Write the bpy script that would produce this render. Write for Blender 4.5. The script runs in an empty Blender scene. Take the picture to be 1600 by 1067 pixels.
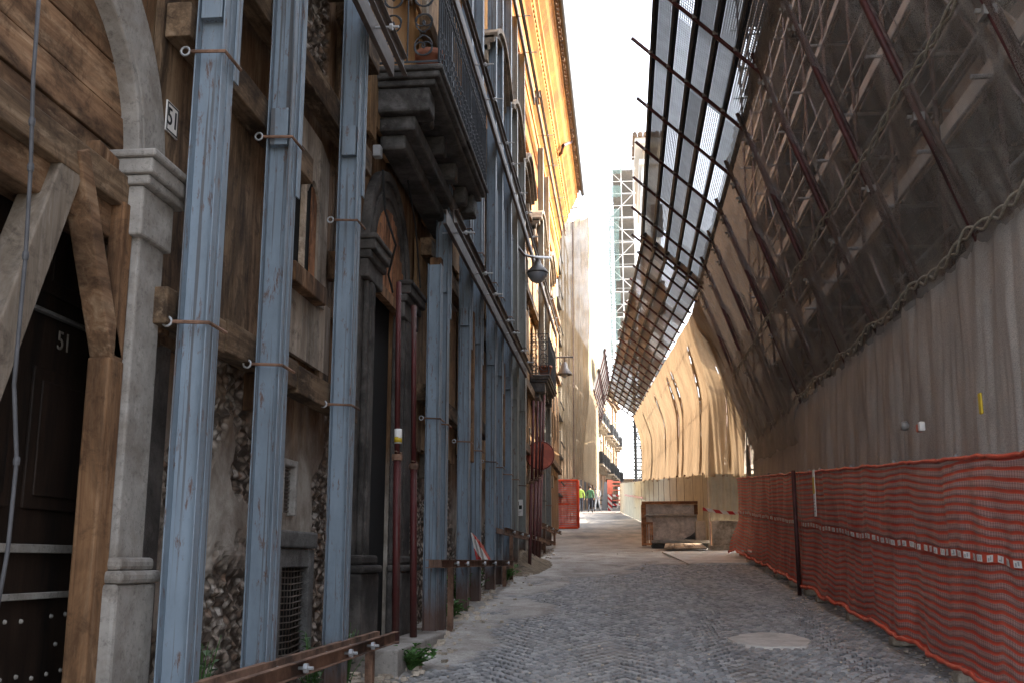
import bpy, bmesh, math, random
from mathutils import Vector, Matrix, noise
C = bpy.context
scene = C.scene
PI = math.pi
R = math.radians
random.seed(7)

# ---------------------------------------------------------------- camera
FPX = 1654.0                      # focal length in pixels of a 1600 px wide picture
PITCH, YAW, EYE = 0.204768, 0.103225, 1.6
cd = bpy.data.cameras.new('camera')
cd.sensor_width = 36.0
cd.lens = 36.0 * FPX / 1600.0
cd.clip_start = 0.05
cd.clip_end = 4000
cam = bpy.data.objects.new('camera', cd)
cam.location = (0, 0, EYE)
cam.rotation_euler = (PI / 2 + PITCH, 0, YAW)
scene.collection.objects.link(cam)
scene.camera = cam

# ---------------------------------------------------------------- sky, sun, exposure
SUN_EL, SUN_AZ = R(37), R(74)     # azimuth measured from +Y towards +X
SKY_STRENGTH, SUN_STRENGTH = 0.15, 2.0
EXPOSURE = 2.95
w = bpy.data.worlds.new('World')
scene.world = w
w.use_nodes = True
nt = w.node_tree
sky = nt.nodes.new('ShaderNodeTexSky')
sky.sky_type = 'NISHITA'
sky.sun_disc = False
sky.sun_elevation = SUN_EL
sky.sun_rotation = SUN_AZ
sky.dust_density = 4.0
sky.air_density = 1.0
sky.ozone_density = 1.0
hs = nt.nodes.new('ShaderNodeHueSaturation')          # sky desaturated as a white balance: a paler, less blue daylight
hs.inputs['Saturation'].default_value = 0.42
nt.links.new(sky.outputs[0], hs.inputs['Color'])
nt.links.new(hs.outputs[0], nt.nodes['Background'].inputs[0])
nt.nodes['Background'].inputs[1].default_value = SKY_STRENGTH
sl = bpy.data.lights.new('sun', 'SUN')
sl.energy = SUN_STRENGTH
sl.angle = R(0.5)
sl.color = (1.0, 0.86, 0.66)
so = bpy.data.objects.new('sun', sl)
sdir = Vector((math.cos(SUN_EL) * math.sin(SUN_AZ), math.cos(SUN_EL) * math.cos(SUN_AZ), math.sin(SUN_EL)))
so.rotation_euler = sdir.to_track_quat('Z', 'Y').to_euler()
so.location = sdir * 60
scene.collection.objects.link(so)
vs = scene.view_settings
vs.view_transform = 'Standard'
vs.look = 'None'
vs.gamma = 1
vs.use_curve_mapping = False
vs.exposure = EXPOSURE
scene.cycles.max_bounces = 8
scene.cycles.diffuse_bounces = 4
scene.cycles.transparent_max_bounces = 24
scene.cycles.use_denoising = True

# ---------------------------------------------------------------- measuring helpers (surveyed from the photograph)
_s, _c = math.sin, math.cos
_F = (-_s(YAW) * _c(PITCH), _c(YAW) * _c(PITCH), _s(PITCH))
_R = (_c(YAW), _s(YAW), 0)
_U = (_s(YAW) * _s(PITCH), -_c(YAW) * _s(PITCH), _c(PITCH))
def ray(x, y):
    a = (x - 800) / FPX; b = (533.5 - y) / FPX
    return [_F[i] + a * _R[i] + b * _U[i] for i in range(3)]
def onX(x, y, X):
    d = ray(x, y); t = X / d[0]
    return Vector((X, d[1] * t, EYE + d[2] * t))
def onY(x, y, Y):
    d = ray(x, y); t = Y / d[1]
    return Vector((d[0] * t, Y, EYE + d[2] * t))
SLOPE = 0.0665
def G(y): return SLOPE * y
def nz(*p): return noise.noise(Vector(p))
def fbm(x, y, z=0, o=4):
    a, s, f = 0, 1, 1
    for _ in range(o):
        a += s * noise.noise(Vector((x * f, y * f, z * f))); s *= .5; f *= 2.03
    return a
def smooth(a, b, x):
    t = max(0, min(1, (x - a) / (b - a))); return t * t * (3 - 2 * t)

# ---------------------------------------------------------------- materials
def newmat(name):
    m = bpy.data.materials.new(name); m.use_nodes = True
    n = m.node_tree.nodes; n.clear()
    out = n.new('ShaderNodeOutputMaterial')
    return m, m.node_tree, out
class N:
    """tiny node helper"""
    def __init__(s, nt): s.nt = nt
    def new(s, t, **k):
        n = s.nt.nodes.new(t)
        for a, b in k.items(): setattr(n, a, b)
        return n
    def link(s, a, b): s.nt.links.new(a, b)
    def pos(s, scale=(1, 1, 1)):
        g = s.new('ShaderNodeNewGeometry'); m = s.new('ShaderNodeMapping')
        m.inputs['Scale'].default_value = scale
        s.link(g.outputs['Position'], m.inputs['Vector']); return m.outputs[0]
    def noise(s, vec, scale, detail=6, rough=.6, dist=0):
        n = s.new('ShaderNodeTexNoise'); n.inputs['Scale'].default_value = scale
        n.inputs['Detail'].default_value = detail; n.inputs['Roughness'].default_value = rough
        n.inputs['Distortion'].default_value = dist
        s.link(vec, n.inputs['Vector']); return n.outputs['Fac']
    def vor(s, vec, scale, feature='F1', rnd=1):
        n = s.new('ShaderNodeTexVoronoi', feature=feature); n.inputs['Scale'].default_value = scale
        n.inputs['Randomness'].default_value = rnd
        s.link(vec, n.inputs['Vector']); return n
    def ramp(s, fac, stops):
        r = s.new('ShaderNodeValToRGB'); e = r.color_ramp.elements
        while len(e) < len(stops): e.new(.5)
        for i, (p, c) in enumerate(stops):
            e[i].position = p
            e[i].color = tuple(c) + (1,) if not isinstance(c, (int, float)) else (c, c, c, 1)
        s.link(fac, r.inputs[0]); return r.outputs[0]
    def mix(s, fac, a, b, mode='MIX'):
        m = s.new('ShaderNodeMix', data_type='RGBA', blend_type=mode)
        for ix, v in ((0, fac), (6, a), (7, b)):
            sock = m.inputs[ix]
            if hasattr(v, 'links'): s.link(v, sock)
            elif isinstance(v, (int, float)): sock.default_value = v if ix == 0 else (v, v, v, 1)
            else: sock.default_value = tuple(v) + (1,)
        return m.outputs[2]
    def math(s, op, a, b=0, clamp=False):
        m = s.new('ShaderNodeMath', operation=op, use_clamp=clamp)
        for i, v in enumerate((a, b)):
            if hasattr(v, 'links'): s.link(v, m.inputs[i])
            else: m.inputs[i].default_value = v
        return m.outputs[0]
    def sep(s, vec):
        x = s.new('ShaderNodeSeparateXYZ'); s.link(vec, x.inputs[0]); return x.outputs
    def island(s): return s.new('ShaderNodeNewGeometry').outputs['Random Per Island']
    def attr(s, name):
        a = s.new('ShaderNodeAttribute', attribute_name=name); return a.outputs['Fac']
    def bump(s, h, strength=.4, dist=.01):
        b = s.new('ShaderNodeBump'); b.inputs['Strength'].default_value = strength
        b.inputs['Distance'].default_value = dist; s.link(h, b.inputs['Height']); return b.outputs[0]
    def bsdf(s, col, rough=.8, normal=None, metal=0, spec=.3):
        b = s.new('ShaderNodeBsdfPrincipled')
        for k, v in (('Base Color', col), ('Roughness', rough), ('Metallic', metal), ('Specular IOR Level', spec)):
            if hasattr(v, 'links'): s.link(v, b.inputs[k])
            elif isinstance(v, (int, float)): b.inputs[k].default_value = v
            else: b.inputs[k].default_value = tuple(v) + (1,)
        if normal: s.link(normal, b.inputs['Normal'])
        return b

def plain(name, col, rough=.7, var=.25, scale=6, metal=0, bump=.3, bdist=.004, spec=.3, stretch=(1, 1, 1), dark=None, fine=None, speck=0):
    """base colour with cloudy variation, a second darker wear tone and fine bump"""
    m, t, out = newmat(name); n = N(t)
    p = n.pos(stretch)
    a = n.noise(p, scale, 8, .65)
    lo = tuple(c * (1 - var) for c in col); hi = tuple(min(1, c * (1 + var)) for c in col)
    c = n.ramp(a, [(.3, lo), (.7, hi)])
    if dark:
        d = n.noise(p, scale * .35, 9, .7, .3)
        c = n.mix(n.ramp(d, [(.48, 0), (.62, 1)]), c, dark)
    if speck:
        k = n.noise(n.pos(), scale * 5, 9, .8, .2)
        c = n.mix(n.ramp(k, [(.52, 0), (.64, speck)]), c, tuple(v * .3 for v in col))
        k2 = n.noise(n.pos((1, 1, .25)), scale * 2, 8, .75, .6)
        c = n.mix(n.ramp(k2, [(.56, 0), (.7, speck * .8)]), c, tuple(v * .35 for v in col))
        k3 = n.noise(n.pos(), scale * 1.3, 9, .8, .2)
        c = n.mix(n.ramp(k3, [(.58, 0), (.66, speck * .7)]), c, tuple(min(1, v * 1.5 + .03) for v in col))
    f = n.noise(n.pos(stretch), fine or scale * 9, 7, .75)
    b = n.bsdf(c, rough, n.bump(f, bump, bdist), metal, spec)
    t.links.new(b.outputs[0], out.inputs[0]); return m

def wood(name, lo, mid, hi, axis='z', rough=.85, stain=.55, grain=1.0):
    m, t, out = newmat(name); n = N(t)
    sc = {'z': (14, 14, .8), 'y': (14, .8, 14), 'x': (.8, 14, 14)}[axis]
    p = n.pos(sc)
    isl = n.island()
    off = n.new('ShaderNodeVectorMath', operation='ADD')
    cmb = n.new('ShaderNodeCombineXYZ')
    o = n.math('MULTIPLY', isl, 37.0)
    for i in range(3): n.link(o, cmb.inputs[i])
    n.link(p, off.inputs[0]); n.link(cmb.outputs[0], off.inputs[1]); p = off.outputs[0]
    g = n.noise(p, 1.3 * grain, 8, .7, .8)
    c = n.ramp(g, [(.25, lo), (.5, mid), (.75, hi)])
    tone = n.ramp(isl, [(0, .55), (1, 1.25)])
    c = n.mix(1.0, c, tone, 'MULTIPLY')
    st = n.noise(n.pos({'z': (2, 2, .5), 'y': (2, .7, 2), 'x': (.7, 2, 2)}[axis]), 1.6, 9, .68, .4)
    c = n.mix(n.ramp(st, [(.43, 0), (.6, min(1, stain + .3))]), c, tuple(v * .22 for v in lo))
    bl = n.noise(n.pos(), 5.5, 10, .78, .5)
    c = n.mix(n.ramp(bl, [(.5, 0), (.66, .75)]), c, tuple(v * .3 for v in lo))
    gy = n.noise(n.pos({'z': (3, 3, .6), 'y': (3, .8, 3), 'x': (.8, 3, 3)}[axis]), 2.1, 9, .7)
    c = n.mix(n.ramp(gy, [(.58, 0), (.74, .5)]), c, tuple(min(1, v * 1.5 + .04) for v in hi))
    k = n.vor(n.pos({'z': (3, 3, 1.6), 'y': (3, 1.6, 3), 'x': (1.6, 3, 3)}[axis]), 1.4)
    c = n.mix(n.ramp(k.outputs['Distance'], [(.02, .8), (.06, 0)]), c, (.02, .01, .006))
    b = n.bsdf(c, rough, n.bump(g, .5, .004))
    t.links.new(b.outputs[0], out.inputs[0]); return m

def steel_paint(name, col, rust=(.12, .055, .03), amt=.5):
    m, t, out = newmat(name); n = N(t)
    a = n.noise(n.pos((1, 1, .35)), 5, 8, .6)
    c = n.ramp(a, [(.3, tuple(v * .78 for v in col)), (.7, tuple(v * 1.15 for v in col))])
    st = n.noise(n.pos((26, 26, .3)), 1.4, 3, .6)
    c = n.mix(n.ramp(st, [(.57, 0), (.62, amt + .2)]), c, (.075, .06, .05))
    d2 = n.noise(n.pos((3, 3, 1)), 3, 9, .75)
    c = n.mix(n.ramp(d2, [(.5, 0), (.7, .4)]), c, tuple(v * .5 for v in col))
    r = n.noise(n.pos((9, 9, 2.2)), 2.6, 10, .75, .3)
    c = n.mix(n.ramp(r, [(.56, 0), (.64, .85)]), c, rust)
    z = n.sep(n.pos())                                  # rust climbing from the foot of the posts
    hgt = n.math('SUBTRACT', z[2], n.math('MULTIPLY', z[1], SLOPE))
    foot = n.math('ADD', hgt, n.math('MULTIPLY', r, -.45))
    c = n.mix(n.ramp(foot, [(.0, .85), (.35, 0)]), c, rust)
    w_ = n.noise(n.pos((1, 1, 1)), 26, 5, .6)
    b = n.bsdf(c, n.ramp(w_, [(.3, .45), (.7, .7)]), n.bump(w_, .25, .003), .1, .4)
    t.links.new(b.outputs[0], out.inputs[0]); return m

def wall_mat():
    """patchy lime plaster; attribute 'rubble' marks where the render has fallen off the stones"""
    m, t, out = newmat('old_plaster'); n = N(t)
    p = n.pos()
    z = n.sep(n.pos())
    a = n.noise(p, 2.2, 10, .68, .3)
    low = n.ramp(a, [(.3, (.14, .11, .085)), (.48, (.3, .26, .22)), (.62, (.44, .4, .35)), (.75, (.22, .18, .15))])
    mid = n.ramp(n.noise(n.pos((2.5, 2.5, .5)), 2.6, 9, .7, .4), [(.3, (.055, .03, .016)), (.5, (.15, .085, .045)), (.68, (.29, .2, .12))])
    top = n.ramp(n.noise(n.pos((1.2, 1.2, .5)), 1.5, 9, .65), [(.3, (.32, .155, .05)), (.52, (.46, .235, .08)), (.72, (.5, .3, .13))])  # ochre plaster, made more golden to carry an orange glow
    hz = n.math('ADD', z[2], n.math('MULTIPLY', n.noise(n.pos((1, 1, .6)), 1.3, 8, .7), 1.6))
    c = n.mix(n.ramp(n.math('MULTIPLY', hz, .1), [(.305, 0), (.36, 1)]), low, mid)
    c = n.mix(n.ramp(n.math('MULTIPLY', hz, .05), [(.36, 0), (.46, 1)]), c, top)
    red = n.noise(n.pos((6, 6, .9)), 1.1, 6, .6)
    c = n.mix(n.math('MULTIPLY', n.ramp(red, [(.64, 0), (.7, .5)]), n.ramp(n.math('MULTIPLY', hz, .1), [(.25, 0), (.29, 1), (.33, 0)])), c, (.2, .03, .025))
    rub = n.attr('rubble')
    v = n.vor(n.pos((1, 1, 1.2)), 15)
    stone = n.ramp(n.sep(v.outputs['Color'])[0], [(0, (.2, .15, .11)), (.35, (.37, .31, .25)), (.7, (.52, .48, .43)), (1, (.3, .2, .14))])
    stone = n.mix(n.ramp(v.outputs['Distance'], [(.3, 0), (.62, .9)]), stone, (.055, .043, .035))
    stone = n.mix(n.ramp(n.noise(p, 28, 6, .7), [(.45, 0), (.7, .6)]), stone, (.08, .062, .05))
    c = n.mix(rub, c, stone)
    f = n.noise(p, 34, 8, .75)
    b = n.bsdf(c, .92, n.bump(f, .7, .012), 0, .15)
    t.links.new(b.outputs[0], out.inputs[0]); return m

def cloth(name, col, open_=.0, trans=.35, weave=260, col2=None, patch=True):
    """debris netting: a translucent woven sheet, partly see-through"""
    m, t, out = newmat(name); n = N(t)
    a = n.noise(n.pos((1, 1, .5)), 1.7, 8, .65)
    c = n.ramp(a, [(.3, tuple(v * .72 for v in col)), (.7, tuple(v * 1.15 for v in col))])
    if col2:
        c = n.mix(n.ramp(n.noise(n.pos((.6, .6, .3)), .8, 5, .6), [(.4, 0), (.62, .8)]), c, col2)
    st = n.noise(n.pos((8, 8, .5)), 2, 7, .7)
    c = n.mix(n.ramp(st, [(.5, 0), (.75, .22)]), c, tuple(v * .45 for v in col))
    wv = n.vor(n.pos((1, 1, 1)), weave)
    fine = n.noise(n.pos((1, 1, 1.6)), 75, 6, .85)
    c = n.mix(n.ramp(fine, [(.4, .8), (.58, 0)]), c, tuple(v * .35 for v in col))
    bp = n.bump(fine, .6, .01)
    b = n.bsdf(c, .9, bp, 0, .1)
    tr = n.new('ShaderNodeBsdfTranslucent'); n.link(c, tr.inputs[0])
    ms = n.new('ShaderNodeMixShader'); ms.inputs[0].default_value = trans
    n.link(b.outputs[0], ms.inputs[1]); n.link(tr.outputs[0], ms.inputs[2])
    last = ms.outputs[0]
    if open_ > 0:
        tp = n.new('ShaderNodeBsdfTransparent')
        mo = n.new('ShaderNodeMixShader')
        var = n.noise(n.pos((.8, .8, .8)), 1.2, 5, .6)
        n.link(n.ramp(var, [(.3, max(0, open_ - .14)), (.7, min(1, open_ + .14))]), mo.inputs[0])
        n.link(last, mo.inputs[1]); n.link(tp.outputs[0], mo.inputs[2]); last = mo.outputs[0]
    n.link(last, out.inputs[0]); return m

def grating_mat(name, col, hole=.3, freq=26):
    """perforated corrugated sheet: rows of slots one can see the sky through"""
    m, t, out = newmat(name); n = N(t)
    uv = n.new('ShaderNodeUVMap').outputs[0]
    x = n.sep(uv)
    u = n.math('FRACT', n.math('MULTIPLY', x[0], freq)); v = n.math('FRACT', n.math('MULTIPLY', x[1], freq * .55))
    hu = n.math('GREATER_THAN', u, 1 - hole * 1.1); hv = n.math('GREATER_THAN', v, .35)
    a = n.noise(n.pos(), 3, 8, .7)
    isl = n.island()
    c = n.ramp(a, [(.3, tuple(k * .6 for k in col)), (.7, col)])
    c = n.mix(1.0, c, n.ramp(isl, [(0, .6), (1, 1.4)]), 'MULTIPLY')
    b = n.bsdf(c, .55, n.bump(u, .5, .01), .2, .4)
    tp = n.new('ShaderNodeBsdfTransparent')
    ms = n.new('ShaderNodeMixShader')
    h = n.math('MULTIPLY', hu, hv)
    h = n.math('MULTIPLY', h, n.ramp(n.math('FRACT', n.math('MULTIPLY', isl, 7.31)), [(0, .1), (.6, .2), (.85, .4), (1, .7)]))
    n.link(h, ms.inputs[0])
    n.link(b.outputs[0], ms.inputs[1]); n.link(tp.outputs[0], ms.inputs[2])
    n.link(ms.outputs[0], out.inputs[0]); return m

def orange_net_mat(name, bands=24.0, cell=.04):
    """knitted plastic safety net: dense wavy horizontal ribs, open threads between. UV in metres / fraction"""
    m, t, out = newmat(name); n = N(t)
    uv = n.new('ShaderNodeUVMap').outputs[0]
    x = n.sep(uv)
    mp = n.new('ShaderNodeMapping'); mp.inputs['Scale'].default_value = (.55, 2.2, 1); n.link(uv, mp.inputs[0])
    w1 = n.noise(mp.outputs[0], 1.6, 1.5, .4)
    v = n.math('ADD', n.math('MULTIPLY', x[1], bands), n.math('MULTIPLY', w1, 1.7))
    s = n.math('SINE', n.math('MULTIPLY', v, 2 * PI))
    band = n.ramp(n.math('MULTIPLY_ADD', s, .5), [(0, 0), (1, 1)])
    bs = n.math('ADD', n.math('MULTIPLY', s, .5), .5)
    band = n.ramp(bs, [(.56, 0), (.8, 1)])
    th = n.math('ADD', n.math('MULTIPLY', n.math('SINE', n.math('MULTIPLY', x[0], 2 * PI / cell)), .5), .5)
    thr = n.ramp(th, [(.45, .0), (.7, 1)])
    big = n.noise(n.pos((1, 1.2, .8)), 1.4, 5, .6)
    cb = n.ramp(big, [(.3, (.5, .045, .025)), (.7, (.75, .12, .065))])
    cg = n.ramp(big, [(.3, (.5, .24, .21)), (.7, (.68, .38, .34))])
    c = n.mix(n.ramp(bs, [(0, 0), (.12, 0), (.3, .55), (.5, 0)]), cg, (.2, .03, .02)); c = n.mix(band, c, cb)  # dark red edging paints the shadow under each rib
    b = n.bsdf(c, .5, n.bump(bs, .6, .012), 0, .35)
    tr = n.new('ShaderNodeBsdfTranslucent'); n.link(c, tr.inputs[0])
    m1 = n.new('ShaderNodeMixShader'); m1.inputs[0].default_value = .25
    n.link(b.outputs[0], m1.inputs[1]); n.link(tr.outputs[0], m1.inputs[2])
    tp = n.new('ShaderNodeBsdfTransparent'); m2 = n.new('ShaderNodeMixShader')
    op = n.math('MAXIMUM', n.math('MULTIPLY', band, .96), n.math('MULTIPLY', thr, .8))
    op = n.math('MAXIMUM', op, .6)
    n.link(op, m2.inputs[0]); n.link(tp.outputs[0], m2.inputs[1]); n.link(m1.outputs[0], m2.inputs[2])
    n.link(m2.outputs[0], out.inputs[0]); return m

def road_mat():
    """bedding between the stones / dusty cement; attribute 'dust' = how much cement dust lies there"""
    m, t, out = newmat('road_bed'); n = N(t)
    d = n.attr('dust')
    p = n.pos()
    a = n.noise(p, 3, 10, .7); f = n.noise(p, 40, 8, .75)
    joint = n.ramp(a, [(.3, (.01, .009, .009)), (.7, (.03, .027, .024))])
    dust = n.ramp(n.noise(p, 1.7, 10, .72, .4), [(.28, (.2, .18, .155)), (.42, (.36, .33, .3)), (.58, (.52, .5, .465)), (.75, (.65, .63, .6))])
    dust = n.mix(n.ramp(f, [(.35, .55), (.55, 0)]), dust, (.1, .088, .075))
    far = n.ramp(n.noise(n.pos((1, .35, 1)), 1.1, 9, .68, .3), [(.3, (.12, .12, .125)), (.5, (.27, .25, .225)), (.7, (.45, .4, .34))])
    y = n.sep(n.pos())[1]
    fy = n.ramp(n.math('MULTIPLY', y, .01), [(.27, 0), (.36, 1)])
    c = n.mix(d, joint, n.mix(fy, dust, far))
    b = n.bsdf(c, n.ramp(f, [(.3, .7), (.7, .95)]), n.bump(f, .7, .015), 0, .2)
    t.links.new(b.outputs[0], out.inputs[0]); return m

def cobble_mat():
    m, t, out = newmat('basalt_cobble'); n = N(t)
    isl = n.island()
    c = n.ramp(isl, [(0, (.15, .155, .16)), (.5, (.24, .243, .25)), (1, (.38, .378, .375))])
    a = n.noise(n.pos(), 1.1, 8, .65)
    c = n.mix(n.ramp(a, [(.45, 0), (.72, .6)]), c, (.3, .28, .25))
    c = n.mix(n.ramp(n.noise(n.pos(), 55, 6, .7), [(.5, 0), (.75, .5)]), c, (.22, .205, .19))
    f = n.noise(n.pos(), 70, 5, .7)
    b = n.bsdf(c, n.ramp(n.noise(n.pos(), 12, 5, .6), [(.3, .38), (.7, .7)]), n.bump(f, .5, .004), 0, .45)
    t.links.new(b.outputs[0], out.inputs[0]); return m

def stripes_mat(name, a=(.62, .6, .58), b=(.42, .02, .02), freq=5., axis=(1, 0, 1), rough=.5):
    m, t, out = newmat(name); n = N(t)
    x = n.sep(n.pos())
    s = n.math('ADD', n.math('MULTIPLY', x[0], axis[0]), n.math('ADD', n.math('MULTIPLY', x[1], axis[1]), n.math('MULTIPLY', x[2], axis[2])))
    k = n.math('GREATER_THAN', n.math('FRACT', n.math('MULTIPLY', s, freq)), .5)
    c = n.mix(k, a, b)
    c = n.mix(n.ramp(n.noise(n.pos(), 9, 6, .6), [(.5, 0), (.75, .35)]), c, (.2, .16, .13))
    bs = n.bsdf(c, rough); t.links.new(bs.outputs[0], out.inputs[0]); return m

def leaf_mat(name, col):
    m, t, out = newmat(name); n = N(t)
    c = n.ramp(n.island(), [(0, tuple(v * .55 for v in col)), (1, tuple(v * 1.3 for v in col))])
    b = n.bsdf(c, .55); tr = n.new('ShaderNodeBsdfTranslucent'); n.link(c, tr.inputs[0])
    ms = n.new('ShaderNodeMixShader'); ms.inputs[0].default_value = .3
    n.link(b.outputs[0], ms.inputs[1]); n.link(tr.outputs[0], ms.inputs[2]); n.link(ms.outputs[0], out.inputs[0]); return m

M = {}
M['steel'] = steel_paint('blue_grey_paint', (.2, .25, .3))
M['steel_far'] = steel_paint('green_grey_paint', (.25, .255, .235))
M['rust'] = plain('rusty_steel', (.21, .12, .08), .85, .45, 5, 0, .5, .004, dark=(.06, .035, .025))
M['rail'] = plain('weathered_rail_steel', (.15, .125, .11), .6, .35, 4, .2, .3, .003, dark=(.07, .05, .04), stretch=(1, .4, 1))
M['zinc'] = plain('zinc', (.42, .43, .44), .4, .2, 20, .6)
M['cond'] = plain('grey_conduit', (.07, .07, .075), .6, .3, 12)
M['iron'] = plain('wrought_iron', (.05, .055, .062), .55, .3, 14, .3)
M['wall'] = wall_mat()
M['ply'] = wood('boarding_wood', (.075, .042, .023), (.2, .125, .07), (.36, .25, .155), 'z')
M['ply_gold'] = wood('golden_boarding_wood', (.15, .085, .04), (.33, .2, .1), (.48, .32, .18), 'z', stain=.25)
M['beam'] = wood('beam_wood', (.085, .05, .028), (.24, .155, .09), (.4, .29, .19), 'y')
M['lunette'] = wood('arch_board_wood', (.10, .05, .025), (.27, .155, .085), (.46, .32, .2), 'y', grain=.8)
M['post'] = wood('post_wood', (.11, .05, .024), (.29, .155, .075), (.42, .27, .16), 'z')
M['pale_wood'] = wood('pale_strut_wood', (.2, .15, .11), (.33, .27, .21), (.45, .39, .33), 'z', stain=.2)
M['dark_wood'] = plain('dark_door_wood', (.022, .013, .009), .6, .5, 7, dark=(.008, .006, .005), stretch=(3, 3, .4))
M['red_wood'] = wood('red_lunette_wood', (.16, .065, .03), (.38, .17, .08), (.5, .27, .15), 'z')
M['stone'] = plain('pale_stone', (.31, .29, .265), .85, .22, 5, 0, .6, .008, dark=(.2, .175, .15), speck=.6)
M['soot_stone'] = plain('sooty_stone', (.085, .077, .07), .85, .5, 4, 0, .7, .01, dark=(.028, .025, .023), speck=.6)
M['balc_stone'] = plain('balcony_stone', (.1, .095, .09), .8, .5, 5, 0, .7, .012, dark=(.035, .031, .028), speck=.6)
M['beige_stone'] = plain('beige_stone', (.3, .25, .19), .85, .3, 4, dark=(.12, .1, .08), speck=.6)
M['cement'] = plain('dark_cement', (.13, .125, .12), .9, .3, 7, 0, .8, .01, dark=(.06, .055, .05), speck=.6)
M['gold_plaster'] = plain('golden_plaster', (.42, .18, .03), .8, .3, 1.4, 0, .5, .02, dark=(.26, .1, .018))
M['tile'] = plain('roof_tile', (.26, .18, .12), .9, .4, 4, dark=(.1, .075, .06))
M['black'] = plain('opening_shade', (.006, .006, .006), .9, .3, 5)  # near-black colour stands in for the shade inside openings
M['red_tube'] = steel_paint('dark_red_tube_paint', (.085, .016, .015), (.07, .03, .025), .4)
M['maroon'] = plain('maroon_tube_paint', (.085, .03, .03), .55, .35, 7, .1, dark=(.04, .02, .02))
M['scaf'] = plain('scaffold_tube', (.13, .085, .075), .55, .4, 9, .3, dark=(.05, .03, .03))
M['scaf_grey'] = plain('grey_scaffold_tube', (.27, .26, .25), .5, .3, 9, .3)
M['deck'] = plain('scaffold_deck', (.13, .125, .12), .7, .35, 3, .2, dark=(.06, .055, .05), stretch=(1, .3, 1))
M['toe'] = plain('toe_board', (.44, .4, .35), .8, .25, 3, stretch=(1, .3, 1))
M['net_up'] = cloth('upper_netting', (.45, .41, .37), .46, .3)
M['net_sky_block'] = cloth('sky_block_netting', (.36, .28, .21), .0, .25)
M['net_low'] = cloth('lower_netting', (.6, .55, .5), .0, .2)
M['net_gold'] = cloth('sunlit_netting', (.36, .26, .165), .0, .3)  # same netting, with the sun's warm tone put into its colour
M['net_slit_shade'] = cloth('slit_shade_netting', (.07, .05, .035), .0, .1)  # very dark colour painted for the shade behind the slits
M['net_tower'] = cloth('tower_netting', (.52, .42, .29), .04, .4)
M['rope'] = plain('lacing_rope', (.3, .28, .23), .9, .35, 30, 0, .6)
M['grate'] = grating_mat('perforated_sheet', (.27, .31, .37), .45)
M['grate_far'] = grating_mat('brown_perforated_sheet', (.26, .19, .14), .3)
M['grate_dark'] = grating_mat('dark_mesh_sheet', (.1, .1, .1), .15)
M['onet'] = orange_net_mat('orange_safety_net')
M['osolid'] = plain('orange_hem_plastic', (.52, .08, .045), .5, .25, 6, 0, .3)
M['obar'] = plain('barrier_orange', (.66, .07, .02), .5, .3, 5, 0, .3)
M['road'] = road_mat()
M['cobble'] = cobble_mat()
M['slab'] = plain('cement_patch', (.6, .58, .54), .9, .15, 5, 0, .7, .01, dark=(.42, .4, .36), speck=.25)
M['earth'] = plain('sandy_debris', (.22, .17, .115), .95, .35, 14, 0, .9, .02, dark=(.1, .08, .06))
M['corr'] = plain('corrugated_sheet_paint', (.52, .49, .38), .6, .12, 3, .1, dark=(.42, .39, .3))
M['base'] = plain('concrete_base', (.56, .48, .39), .9, .25, 4, 0, .6, .01, dark=(.2, .17, .13), speck=.6)
M['marble'] = plain('grey_marble', (.66, .57, .5), .7, .3, 8, 0, .5, .01, dark=(.4, .33, .28), speck=.35)
M['frame_wood'] = wood('orange_frame_wood', (.3, .12, .05), (.5, .22, .1), (.6, .32, .17), 'x')
M['plank'] = wood('plank_wood', (.36, .27, .19), (.55, .43, .32), (.68, .56, .44), 'y')
M['white'] = plain('white_paint', (.75, .73, .7), .6, .1, 8)
M['grey_pl'] = plain('grey_plastic', (.35, .36, .37), .5, .15, 8)
M['yellow'] = plain('yellow_plastic', (.6, .42, .03), .5, .2, 8)
M['blackp'] = plain('black_print', (.015, .015, .015), .6, .2, 8)
M['terra'] = plain('terracotta', (.3, .12, .075), .8, .25, 9)
M['signred'] = plain('faded_red_sign', (.62, .16, .1), .5, .25, 8, dark=(.45, .12, .08))
M['tape'] = stripes_mat('red_white_tape', freq=3.2, axis=(1, .3, 1))
M['tape_v'] = stripes_mat('red_white_diagonal', freq=2.6, axis=(1, 0, 1))
M['glass'] = plain('frosted_lamp_glass', (.28, .31, .35), .25, .15, 5, 0, .05, spec=.6)
M['lamp'] = plain('lamp_metal', (.13, .13, .135), .5, .2, 9, .3)
M['leaf'] = leaf_mat('weed_leaf', (.09, .2, .05))
M['leaf2'] = leaf_mat('grey_green_leaf', (.14, .2, .12))
M['far_wall'] = plain('far_hazed_plaster', (.47, .41, .33), .85, .14, .8, 0, .2, .01, dark=(.36, .31, .25))  # plaster brightened in place of haze over the far street
M['far_pil'] = plain('far_brown_plaster', (.3, .2, .13), .85, .14, .8)
M['far_shut'] = plain('far_shutter', (.1, .105, .11), .7, .2, 3)
M['bluenet'] = cloth('blue_netting', (.3, .44, .43), .42, .5)
M['r_wall'] = plain('grey_facade_plaster', (.3, .28, .26), .85, .3, 1.2, dark=(.16, .13, .11))
M['pale_wall'] = plain('overexposed_tower_plaster', (.82, .8, .76), .85, .06, .5)  # near-white colour stands in for overexposure on the tower

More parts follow.
